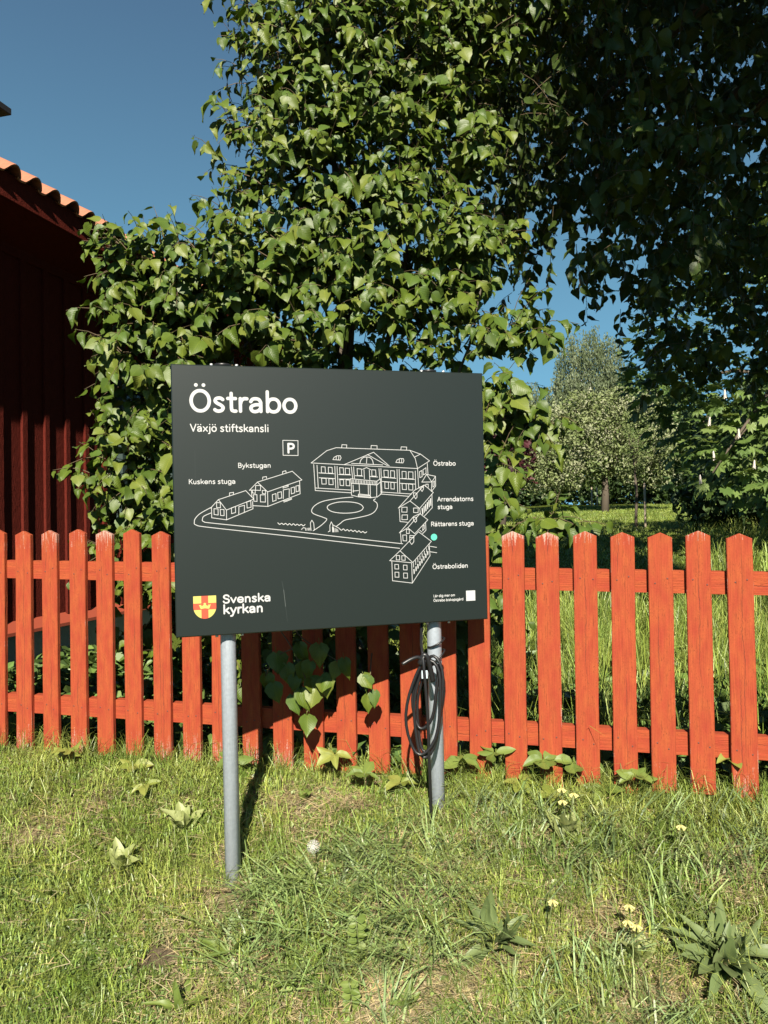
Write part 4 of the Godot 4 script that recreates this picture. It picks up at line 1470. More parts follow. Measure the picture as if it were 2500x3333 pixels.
func make_young_lime() -> void:
	var base := P(-0.30, 0.0, 5.0)
	var t := thing("lime_tree", "bright green young lime tree with large leaves hanging around the sign", "tree", base)
	# clumps: centre x, y, distance; half sizes; number of twigs
	var clumps := [
		[-0.35, 2.50, 4.90, 1.09, 0.45, 0.50, 120], [-0.21, 3.03, 4.95, 0.98, 0.43, 0.50, 115], [-0.34, 3.62, 5.00, 0.72, 0.46, 0.50, 95], [-0.30, 4.18, 5.10, 0.69, 0.45, 0.50, 90],
		[-0.26, 4.85, 5.20, 0.77, 0.50, 0.60, 90], [-1.42, 2.26, 4.70, 0.30, 0.49, 0.32, 42], [-1.15, 2.70, 4.75, 0.48, 0.28, 0.35, 46], [-1.52, 2.80, 4.70, 0.24, 0.20, 0.25, 16], [-1.48, 1.52, 4.60, 0.27, 0.38, 0.30, 36], [-1.35, 1.05, 4.65, 0.41, 0.33, 0.35, 34],
		[0.50, 4.35, 5.15, 0.42, 0.42, 0.35, 46], [0.95, 4.80, 5.25, 0.45, 0.25, 0.30, 26], [0.48, 3.70, 5.00, 0.25, 0.30, 0.25, 22], [0.62, 2.92, 4.90, 0.22, 0.23, 0.30, 20], [0.76, 2.30, 4.60, 0.22, 0.13, 0.22, 13], [0.66, 1.84, 4.45, 0.20, 0.22, 0.22, 18], [0.88, 1.75, 4.40, 0.14, 0.09, 0.12, 6], [0.60, 1.39, 4.30, 0.12, 0.20, 0.15, 9],
		[0.90, 1.16, 4.10, 0.18, 0.05, 0.10, 5], [0.58, 0.96, 4.10, 0.10, 0.13, 0.12, 5], [-0.49, 1.57, 5.00, 0.84, 0.66, 0.30, 70], [-0.75, 0.55, 4.65, 0.82, 0.42, 0.28, 50], [0.25, 0.46, 4.45, 0.48, 0.42, 0.22, 26]]
	var xf := []
	var kinds := []
	var twigs := begin(true)
	for c in clumps:
		for k in int(c[6] * 2.1):
			var o := inside_ellipsoid()
			var at := P(c[0] + o.x * c[3], c[1] + o.y * c[4], c[2] - o.z * c[5])
			var out := (o + Vector3(0, 0.2, 0.5)).normalized()
			var dir := out * 0.55 + Vector3(o.x * 0.5, 0.25, 0.2) + rand_dir() * 0.6
			leafy_twig(twigs, at - dir.normalized() * 0.10 - base, dir, rng.randf_range(0.20, 0.36), 0.092, out, rng.randf_range(0.5, 1.4), xf, kinds, LIME_TONES.size(), 0.040)
	# shift the leaves back to world places
	for i in xf.size():
		var x: Transform3D = xf[i]
		x.origin += base
		xf[i] = x
	# sprays that reach through the fence under the sign
	var sprays := [
		[-0.45, 0.51, 3.48], [-0.41, 0.46, 3.47], [-0.37, 0.52, 3.46], [-0.33, 0.52, 3.45], [-0.28, 0.45, 3.43], [-0.21, 0.52, 3.41], [-0.35, 0.45, 3.45], [-0.43, 0.37, 3.48], [-0.39, 0.40, 3.46], [-0.25, 0.47, 3.42], [-0.56, 0.46, 3.51], [-0.36, 0.28, 3.46], [-0.31, 0.40, 3.44], [-0.19, 0.54, 3.41], [-0.50, 0.56, 3.49], [-0.40, 0.60, 3.47], [-0.30, 0.60, 3.45], [-0.52, 0.42, 3.50],
		[-0.11, 0.47, 3.39], [-0.07, 0.46, 3.38], [-0.05, 0.40, 3.38], [-0.09, 0.38, 3.39]]
	for s in sprays:
		var small: bool = s[0] > -0.15
		var hang := Vector3(rng.randf_range(-0.35, 0.45), -1.0, rng.randf_range(0.1, 0.4))
		xf.append(leaf_at(P(s[0], s[1] + 0.05, s[2]), hang, Vector3(rng.randf_range(-0.3, 0.4), 0.45, 1.0), rng.randf_range(0.080, 0.108) * (0.75 if small else 1.0)))
		kinds.append([1, 2, 4, 3][rng.randi() % 4])
	for q in [[[-0.55, 0.78, 3.72], [-0.50, 0.70, 3.55], [-0.42, 0.60, 3.47], [-0.36, 0.46, 3.455], [-0.355, 0.32, 3.455]], [[-0.44, 0.72, 3.70], [-0.40, 0.66, 3.52], [-0.30, 0.60, 3.45], [-0.21, 0.55, 3.415]], [[-0.42, 0.60, 3.47], [-0.50, 0.56, 3.49], [-0.55, 0.47, 3.505]], [[-0.06, 0.60, 3.60], [-0.07, 0.52, 3.42], [-0.07, 0.44, 3.385]]]:
		var pts := PackedVector3Array()
		for p in q:
			pts.append(P(p[0], p[1], p[2]) - base)
		tube(twigs, spline(pts, 3), PackedFloat32Array([0.003]), 4, false)
	dress(t, leaf_shape, M.leaf, xf, kinds, LIME_TONES)
	part(t, "twigs", commit(twigs), M.twig)
	# stems from the foot into the clumps
	var stem_ends := [[-0.35, 4.9, 5.2], [-0.05, 4.5, 5.1], [-0.75, 3.6, 4.95], [0.25, 3.5, 4.95], [-1.35, 2.5, 4.75], [0.62, 2.6, 4.75], [-1.40, 1.5, 4.65], [0.60, 1.75, 4.5], [-0.9, 2.8, 4.85], [0.05, 3.9, 5.0]]
	for k in stem_ends.size():
		var e := P(stem_ends[k][0], stem_ends[k][1], stem_ends[k][2])
		var a := base + Vector3(rng.randf_range(-0.12, 0.12), -0.1, rng.randf_range(-0.1, 0.1))
		var mid := a.lerp(e, 0.45) + Vector3((a.x - e.x) * 0.22, 0.25, 0.0) + rand_dir() * 0.06
		var st := begin(true)
		var n := 13
		var path := spline(PackedVector3Array([a - base, mid - base, a.lerp(e, 0.8) + rand_dir() * 0.05 - base, e - base]), 4)
		var rad := PackedFloat32Array()
		var thick := 0.035 if k < 4 else 0.018
		for i in path.size():
			rad.append(lerpf(thick, 0.005, float(i) / (path.size() - 1)))
		tube(st, path, rad, 7)
		part(t, "trunk" if k == 0 else "branch", commit(st), M.bark)

func make_big_lime() -> void:
	var base := P(3.75, 0.0, 3.4)
	var t := thing("lime_tree", "large lime tree in deep shade with boughs hanging over the lawn", "tree", base)
	var c := Vector3(2.6, 6.2, 3.4)
	var r := Vector3(3.1, 4.8, 5.8)
	var xf := []
	var kinds := []
	var twigs := begin(true)
	var made := 0
	var tries := 0
	while made < 5900 and tries < 90000:
		tries += 1
		var o := rand_dir() * pow(rng.randf(), 0.33)
		var x := c.x + o.x * r.x
		var y := c.y + o.y * r.y
		var z := c.z + o.z * r.z
		var lands := y - (11.0 - z) * tan(SUN_EL)
		if x > (3.75 + 0.3 * rng.randf() if lands < 3.3 else 6.0) or y > 9.6:
			continue
		# the boughs end above the sunbeams that reach the fence and the bank
		var beam := (8.6 - z) * tan(SUN_EL)
		if y < beam + 0.35:
			continue
		# nothing hangs into the near air in front of the young lime
		if z < 4.6 and y < EYE + z * 0.80 + 0.4:
			continue
		if (x < 0.75 and z < 5.6 and y < 6.0) or (x < 1.25 and z < 4.9):
			continue
		# the lowest boughs thin out where the garden shows under them
		var steep := (y - 0.45 - EYE) / z
		var open := 0.065 * smoothstep(0.13, 0.19, x / z) * smoothstep(0.33, 0.27, x / z)
		if x / z < 0.35 and rng.randf() > smoothstep(0.12 + open, 0.44 + open, steep):
			continue
		# gaps between the boughs
		var gap := noise.get_noise_3d(x * 0.9, y * 0.9, z * 0.9)
		if gap < -0.42:
			continue
		made += 1
		var out := Vector3(o.x, o.y * 0.5, -o.z).normalized()
		var dir := Vector3(o.x * 0.6, 0.15, -o.z * 0.6) + rand_dir() * 0.7 + Vector3(0, -0.5, 0)
		leafy_twig(twigs, P(x, y, z) - base, dir, rng.randf_range(0.28, 0.5), 0.105, out, rng.randf_range(0.6, 1.6), xf, kinds, SHADED_LIME_TONES.size(), 0.05, 0.3)
	for i in xf.size():
		var q: Transform3D = xf[i]
		q.origin += base
		xf[i] = q
	dress(t, leaf_shape, M.leaf, xf, kinds, SHADED_LIME_TONES)
	part(t, "twigs", commit(twigs), M.twig)
	var st := begin(true)
	var path := spline(PackedVector3Array([Vector3(0, -0.3, 0), Vector3(0.05, 1.2, 0.0), Vector3(-0.05, 3.0, 0.1), Vector3(-0.4, 5.5, 0.1), Vector3(-0.8, 8.6, 0.0)]), 4)
	var rad := PackedFloat32Array()
	for i in path.size():
		rad.append(lerpf(0.34, 0.06, float(i) / (path.size() - 1)) + (0.12 if i == 0 else 0.0))
	tube(st, path, rad, 14)
	part(t, "trunk", commit(st), M.bark)
	for e in [[1.2, 5.6, 6.0, 3.6], [2.2, 5.2, 7.2, 3.9], [3.1, 4.6, 7.2, 3.2], [2.4, 6.4, 6.5, 4.2], [1.6, 6.2, 5.6, 4.0], [3.4, 5.8, 0.5, 4.5], [2.0, 7.0, 1.6, 5.0], [0.8, 7.0, 3.5, 5.2], [2.8, 4.4, 7.8, 4.2]]:
		var a := Vector3(-0.15, e[3], 0.05)
		var b := P(e[0], e[1], e[2]) - base
		var mid := a.lerp(b, 0.5) + Vector3(0, 0.55, 0)
		st = begin(true)
		path = spline(PackedVector3Array([a, mid, b, b + (b - mid).normalized() * 0.2 + Vector3(0, -0.1, 0)]), 4)
		rad = PackedFloat32Array()
		for i in path.size():
			rad.append(lerpf(0.060, 0.004, float(i) / (path.size() - 1)))
		tube(st, path, rad, 7)
		part(t, "branch", commit(st), M.bark)

# ------------------------------------------------------------------ garden behind
# a clump of little leaves, about 1 across, for trees too far off to show their leaves singly
func clump_mesh(n: int, size: float, sd: int) -> ArrayMesh:
	var r := RandomNumberGenerator.new()
	r.seed = sd
	var st := begin()
	for k in n:
		var c := Vector3(r.randf_range(-0.5, 0.5), r.randf_range(-0.5, 0.5), r.randf_range(-0.5, 0.5))
		var y := Vector3(r.randf_range(-1, 1), r.randf_range(-1, 0.6), r.randf_range(-1, 1)).normalized()
		var x := y.cross(Vector3(r.randf_range(-0.6, 0.6), 1, r.randf_range(-0.6, 0.6))).normalized()
		var l := size * r.randf_range(0.7, 1.3)
		var z := x.cross(y) * l * 0.15
		var a := c - y * l * 0.5
		var b := c + y * l * 0.5
		var e := c + x * l * 0.32 + z
		var f := c - x * l * 0.32 + z
		tri(st, a, e, b)
		tri(st, a, b, f)
	return commit(st)

func far_tree(called: String, label: String, at: Vector3, lobes: Array, mesh: Mesh, scale: float, density: float, palette: Array, trunk_h: float, trunk_r: float, bark: Material, droop := 0.0) -> Node3D:
	var t := thing(called, label, "tree" if called.ends_with("tree") else "shrub", at, "")
	var xf := []
	var cols := []
	for l in lobes:
		var c := Vector3(l[0], l[1], l[2])
		var r := Vector3(l[3], l[4], l[5])
		var n := int(density * (r.x * r.y + r.y * r.z + r.x * r.z) / (scale * scale))
		for k in n:
			var o := rand_dir() * pow(rng.randf(), 0.28)
			var p := c + o * r
			if noise.get_noise_3d(p.x * 1.1 / maxf(0.4, scale), p.y * 1.1 / maxf(0.4, scale), (p.z + at.x) * 1.1 / maxf(0.4, scale)) < -0.28:
				continue
			var b := Basis(rand_dir(), rng.randf() * TAU) * Basis.from_scale(Vector3.ONE * scale * rng.randf_range(0.7, 1.3))
			if droop > 0.0:
				b = Basis.from_scale(Vector3(0.6, 1.0 + droop, 0.6)) * Basis(Vector3.UP, rng.randf() * TAU) * Basis.from_scale(Vector3.ONE * scale)
			xf.append(Transform3D(b, p))
			cols.append(palette[rng.randi() % palette.size()])
	copies(t, "crown", mesh, M.far_leaf, xf, cols)
	if trunk_h > 0.0:
		var st := begin(true)
		tube(st, PackedVector3Array([Vector3(0, -0.3, 0), Vector3(0.04, trunk_h * 0.4, 0.02), Vector3(-0.03, trunk_h, 0)]), PackedFloat32Array([trunk_r * 1.25, trunk_r, trunk_r * 0.6]), 9)
		part(t, "trunk", commit(st), bark)
		for k in 4:
			var a := TAU * k / 4.0 + 0.5
			var l: Array = lobes[k % lobes.size()]
			st = begin(true)
			tube(st, PackedVector3Array([Vector3(0, trunk_h * (0.55 + 0.1 * k), 0), Vector3(cos(a) * l[3] * 0.35, trunk_h * 0.95 + 0.2, sin(a) * l[3] * 0.35), Vector3(l[0] + cos(a) * l[3] * 0.6, l[1] + l[4] * 0.2, l[2] + sin(a) * l[5] * 0.6)]), PackedFloat32Array([trunk_r * 0.5, trunk_r * 0.35, trunk_r * 0.1]), 6)
			part(t, "branch", commit(st), bark)
	return t

func standing(x: float, z: float) -> Vector3:
	return P(x, ground_y(x, z), z)

func make_garden_trees() -> void:
	var cl := clump_mesh(12, 0.42, 3)
	var fine := clump_mesh(22, 0.26, 4)
	var hang := clump_mesh(26, 0.30, 5)
	var pale := [tone(0.165, 0.20, 0.075), tone(0.20, 0.23, 0.10), tone(0.12, 0.16, 0.05), tone(0.27, 0.28, 0.17)]
	var mid := [tone(0.07, 0.12, 0.03), tone(0.10, 0.15, 0.04), tone(0.055, 0.095, 0.025)]
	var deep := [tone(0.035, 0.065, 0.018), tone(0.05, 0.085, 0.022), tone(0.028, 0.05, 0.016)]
	var purple := [tone(0.045, 0.012, 0.016), tone(0.065, 0.016, 0.02), tone(0.03, 0.010, 0.014)]
	var silver := [tone(0.10, 0.13, 0.06), tone(0.14, 0.17, 0.09), tone(0.08, 0.105, 0.045)]
	make_chestnut()
	far_tree("apple_tree", "pale blossoming apple tree standing alone at the end of the lawn", standing(8.3, 29.0), [[-1.2, 2.5, 0, 2.1, 1.6, 1.6], [0.9, 2.8, 0.2, 1.8, 1.7, 1.6], [-0.3, 3.5, -0.3, 1.7, 1.1, 1.2], [-2.3, 1.5, 0.4, 1.2, 0.9, 1.0], [1.9, 1.7, 0.3, 0.9, 0.8, 0.9]], fine, 0.42, 9.5, pale, 2.3, 0.13, M.bark)
	far_tree("birch_tree", "tall weeping birch with white stems behind the apple tree", standing(13.0, 48.0), [[0, 7.0, 0, 2.5, 3.8, 2.2], [-1.2, 4.8, 0.2, 2.2, 2.8, 1.8], [1.4, 5.2, 0, 2.0, 2.8, 1.8]], hang, 0.55, 12.0, silver, 9.0, 0.07, M.birch, 1.2)
	far_tree("birch_tree", "lower weeping birch with thin crown behind the purple maple", standing(9.4, 52.0), [[0, 5.6, 0, 2.6, 2.6, 2.0], [-1.4, 4.4, 0, 1.6, 2.0, 1.5]], hang, 0.55, 12.0, silver, 6.0, 0.06, M.birch, 1.2)
	far_tree("maple_tree", "dark purple leaved maple beside the sign panel edge", standing(3.45, 22.5), [[0, 2.2, 0, 1.05, 1.35, 1.0], [0.1, 3.0, 0, 0.7, 0.8, 0.7]], cl, 0.36, 7.0, purple, 2.0, 0.09, M.bark)
	far_tree("round_tree", "fresh green round tree between the birch and the chestnut", standing(12.6, 37.0), [[0, 4.3, 0, 1.9, 2.0, 1.8], [0.9, 3.2, 0, 1.6, 1.6, 1.5]], cl, 0.5, 6.0, mid, 3.0, 0.16, M.bark)
	far_tree("young_tree", "slim young tree with a light leafy top tied to a stake", standing(6.38, 19.6), [[0.1, 2.35, 0, 0.34, 0.62, 0.34], [-0.05, 1.75, 0, 0.30, 0.35, 0.3]], fine, 0.2, 4.2, [pale[0], pale[2], mid[1]], 2.2, 0.035, M.bark)
	# shrubs closing the lawn, each with its own look
	var rows := [
		[2.6, 38, 2.2, 1.9, mid, "broad mid green shrub at the far edge of lawn behind purple maple"], [5.6, 37, 1.7, 1.5, deep, "low dark shrub at the lawn edge beside the white stemmed sapling"], [7.6, 39, 1.9, 2.3, mid, "tall mid green shrub directly behind the blossoming apple tree"],
		[10.6, 36, 1.8, 1.7, deep, "dark shrub under the round green tree"], [14.2, 34, 2.4, 2.6, deep, "wide dark shrub next to the round green tree"], [17.6, 33, 2.6, 3.0, deep, "tall dark yew like shrub behind the stake"],
		[21.5, 32, 2.8, 3.4, deep, "very tall black green shrub behind the horse chestnut"], [25.5, 30, 3.0, 3.2, deep, "outermost dark shrub behind the horse chestnut"],
		[8.3, 17.6, 1.5, 1.5, deep, "added rounded dark shrub standing in for the black shade under the chestnut boughs"], [10.6, 16.4, 1.7, 1.7, deep, "added broad dark shrub standing in for the shade close to the chestnut trunk"]]  # these two are added to fill the black shade below the chestnut
	for q in rows:
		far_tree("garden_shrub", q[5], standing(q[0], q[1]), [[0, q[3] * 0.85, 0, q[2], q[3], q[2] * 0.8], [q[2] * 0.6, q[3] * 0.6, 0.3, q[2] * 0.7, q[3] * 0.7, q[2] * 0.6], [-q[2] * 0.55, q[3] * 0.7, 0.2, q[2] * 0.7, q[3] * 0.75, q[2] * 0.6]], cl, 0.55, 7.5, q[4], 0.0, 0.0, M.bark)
	# a clipped hedge closes the garden
	var hedge := []
	for k in 9:
		hedge.append([-14.0 + 3.6 * k, 1.15, 0.3 * sin(k * 2.0), 2.4, 1.5, 0.9])
	far_tree("garden_hedge", "long dark green hedge closing off the far end of the lawn", standing(12.5, 43.0), hedge, cl, 0.6, 12.0, deep, 0.0, 0.0, M.bark)
	var tall := [
		[17.5, 46, 3.0, 4.6, deep, "tall dark broadleaf tree beyond the round green tree"], [24.0, 44, 3.6, 6.0, deep, "highest dark broadleaf tree beyond the horse chestnut"], [30.0, 42, 3.8, 6.4, mid, "mid green broadleaf tree beyond the tallest dark one"], [5.0, 50, 2.8, 3.0, mid, "rounded mid green tree beyond the purple maple"]]
	for q in tall:
		far_tree("broadleaf_tree", q[5], standing(q[0], q[1]), [[0, 4.5, 0, q[2], q[3], q[2]], [q[2] * 0.6, 3.4, 0.3, q[2] * 0.7, q[3] * 0.6, q[2] * 0.6], [-q[2] * 0.6, 3.8, 0, q[2] * 0.7, q[3] * 0.6, q[2] * 0.6]], cl, 0.7, 4.5, q[4], 4.0, 0.3, M.bark)

func palmate_mesh() -> ArrayMesh:
	# seven leaflets spread like fingers from the end of a stalk along +y
	var st := begin()
	for k in 7:
		var a := deg_to_rad(-105.0 + 35.0 * k)
		var l := 0.62 - 0.075 * absf(k - 3.0)
		var y := Vector3(sin(a), cos(a), -0.22)
		var x := Vector3(cos(a), -sin(a), 0)
		var o := Vector3(0, 0.4, 0)
		var b := o + y * l * 0.62
		var tip := o + y * l + Vector3(0, 0, -0.06)
		var w := 0.125
		var lift := Vector3(0, 0, 0.035)
		tri(st, o, b + x * w + lift, b)
		tri(st, o, b, b - x * w + lift)
		tri(st, b, b + x * w + lift, tip)
		tri(st, b, tip, b - x * w + lift)
	quad(st, Vector3(-0.012, 0, 0), Vector3(0.012, 0, 0), Vector3(0.012, 0.4, 0), Vector3(-0.012, 0.4, 0))
	return commit(st)

func make_chestnut() -> void:
	var base := standing(8.3, 12.9)
	var t := thing("horse_chestnut_tree", "horse chestnut with sunlit palmate leaves and white flower candles beside lawn", "tree", base)
	var tones := [Color(0.085, 0.135, 0.03), Color(0.11, 0.165, 0.04), Color(0.065, 0.11, 0.025), Color(0.13, 0.18, 0.05)]
	var xf := []
	var kinds := []
	var spots := []
	for q in [[7.8, 3.9, 13.0, 3.6, 2.9, 3.0, 3600], [5.3, 2.35, 11.3, 0.9, 0.5, 0.6, 90], [4.7, 1.75, 11.0, 0.55, 0.2, 0.4, 34], [5.6, 1.7, 10.6, 0.5, 0.25, 0.4, 34], [5.5, 2.9, 11.2, 0.9, 0.35, 0.6, 60], [4.4, 3.3, 12.0, 0.6, 0.6, 0.6, 50]]:
		for k in q[6]:
			var o := rand_dir() * pow(rng.randf(), 0.22)
			var at := P(q[0] + o.x * q[3], q[1] + o.y * q[4], q[2] - o.z * q[5])
			var out := (o + Vector3(-0.2, 0.2, 0.4)).normalized()
			var dir := out + Vector3(0, -0.35, 0) + rand_dir() * 0.4
			var x := leaf_at(at, dir, Vector3(0, 0.8, 0) + out * 0.5 + rand_dir() * 0.3, rng.randf_range(0.22, 0.32))
			xf.append(x)
			kinds.append(rng.randi() % tones.size())
			if k % 9 == 0 and o.length() > 0.85:
				spots.append(at)
	dress(t, palmate_mesh(), M.far_leaf, xf, kinds, tones)
	# flower candles
	var candle := begin()
	var r2 := RandomNumberGenerator.new()
	r2.seed = 9
	for k in 46:
		var f := k / 46.0
		var a := k * 2.4
		var rr := 0.045 * (1.0 - 0.75 * f)
		var c := Vector3(cos(a) * rr, 0.02 + 0.22 * f, sin(a) * rr)
		var n := Vector3(cos(a), 0.4, sin(a)).normalized()
		var sx := n.cross(Vector3.UP).normalized() * 0.016
		var sy := n.cross(sx).normalized() * 0.016
		quad(candle, c - sx - sy + n * 0.01, c + sx - sy, c + sx + sy + n * 0.01, c - sx + sy)
	var cm := commit(candle)
	var cmat := plain(0.62, 0.56, 0.50, 0.7)
	for q in [[4.62, 2.45, 10.9], [4.95, 2.25, 10.7], [4.6, 1.95, 10.7], [5.05, 1.80, 10.5], [5.5, 2.55, 10.6], [5.4, 2.05, 10.4], [4.4, 1.62, 10.7], [5.6, 2.95, 10.8], [5.2, 3.1, 10.9], [4.9, 2.85, 11.0]]:
		part(t, "flower_candle", cm, cmat, Transform3D(Basis(Vector3.BACK, rng.randf_range(-0.2, 0.2)).scaled(Vector3(0.42, 0.55, 0.42)), P(q[0], q[1], q[2]) - base))
	var st := begin(true)
	tube(st, PackedVector3Array([Vector3(0, -0.3, 0), Vector3(0.05, 1.2, 0), Vector3(-0.1, 4.0, 0)]), PackedFloat32Array([0.42, 0.33, 0.2]), 12)
	part(t, "trunk", commit(st), M.bark)
	for e in [[5.2, 2.3, 11.3], [5.4, 2.8, 11.2], [4.7, 1.8, 11.0], [5.6, 1.75, 10.7], [4.4, 3.3, 12.0], [7.0, 4.5, 11.5], [9.5, 5.0, 12.0]]:
		var b := P(e[0], e[1], e[2]) - base
		st = begin(true)
		tube(st, spline(PackedVector3Array([Vector3(0, 2.0, 0), Vector3(b.x * 0.5, 2.9, b.z * 0.5), b]), 3), PackedFloat32Array([0.10, 0.08, 0.06, 0.045, 0.03, 0.02, 0.01]), 6)
		part(t, "branch", commit(st), M.bark)

func make_stakes() -> void:
	for q in [[6.60, 19.5, 1.13, "pale wooden stake beside the slim young tree", 0.032], [8.95, 33.2, 0.85, "short wooden stake by the apple tree trunk", 0.035], [9.3, 33.6, 0.80, "thin wooden stake in the grass behind the apple tree", 0.03], [3.05, 22.0, 0.95, "white post standing by the purple maple", 0.045]]:
		var at := standing(q[0], q[1])
		var st := begin(true)
		tube(st, PackedVector3Array([Vector3(0, -0.2, 0), Vector3(0.005, q[2] * 0.5, 0), Vector3(0, q[2], 0), Vector3(0, q[2] + q[4] * 0.6, 0)]), PackedFloat32Array([q[4], q[4] * 0.97, q[4] * 0.95, q[4] * 0.3]), 8)
		var o := part(self, numbered("wooden_stake") if q[3].begins_with("white") == false else "white_post", commit(st), M.white_paint if q[3].begins_with("white") else M.stake, Transform3D(Basis.IDENTITY, at))
		tag(o, q[3], "post" if q[3].begins_with("white") else "stake")

# ------------------------------------------------------------------ small plants on the bank
# a blade of a rosette: base at the origin, along +y, upper side +z, width as a share of its length
func herb_leaf(width: float, stalk: float, curl: float, wave: float) -> ArrayMesh:
	var rows := 8
	var v := []
	for i in rows + 1:
		var t := float(i) / rows
		var w := width * 0.5 * pow(sin(PI * clampf(0.04 + 0.96 * pow(t, 0.8), 0.0, 1.0)), 0.75)
		var y := stalk + (1.0 - stalk) * t
		var line := []
		for u in [-1.0, -0.5, 0.0, 0.5, 1.0]:
			line.append([Vector3(u * w, y, absf(u) * w * 0.45 - curl * y * y + wave * sin(t * 13.0 + u) * absf(u) * w), Vector2(0.5 + 0.48 * u, t)])
		v.append(line)
	var st := begin(true)
	for i in rows:
		for k in 4:
			var a = v[i][k]
			var b = v[i][k + 1]
			var c = v[i + 1][k + 1]
			var d = v[i + 1][k]
			quad(st, a[0], b[0], c[0], d[0], a[1], b[1], c[1], d[1])
	var s := 0.02
	quad(st, Vector3(-s, 0, 0), Vector3(s, 0, 0), Vector3(s, stalk + 0.05, 0), Vector3(-s, stalk + 0.05, 0), Vector2(0.5, 0), Vector2(0.5, 0), Vector2(0.5, 1), Vector2(0.5, 1))
	st.index()
	return commit(st)

func rosette(t: Node3D, mesh: Mesh, mats: Array, n: int, size: float, lift_lo: float, lift_hi: float) -> void:
	for k in n:
		var a := TAU * k / n + rng.randf_range(-0.35, 0.35)
		var lift := rng.randf_range(lift_lo, lift_hi)
		var dir := Vector3(cos(a) * cos(lift), sin(lift), sin(a) * cos(lift))
		var face := Vector3(-cos(a) * sin(lift), cos(lift), -sin(a) * sin(lift)) + rand_dir() * 0.25 + to_sun() * 0.9
		part(t, "leaf", mesh, mats[rng.randi() % mats.size()], leaf_at(Vector3(cos(a), 0, sin(a)) * 0.006, dir, face, size * rng.randf_range(0.65, 1.1)))

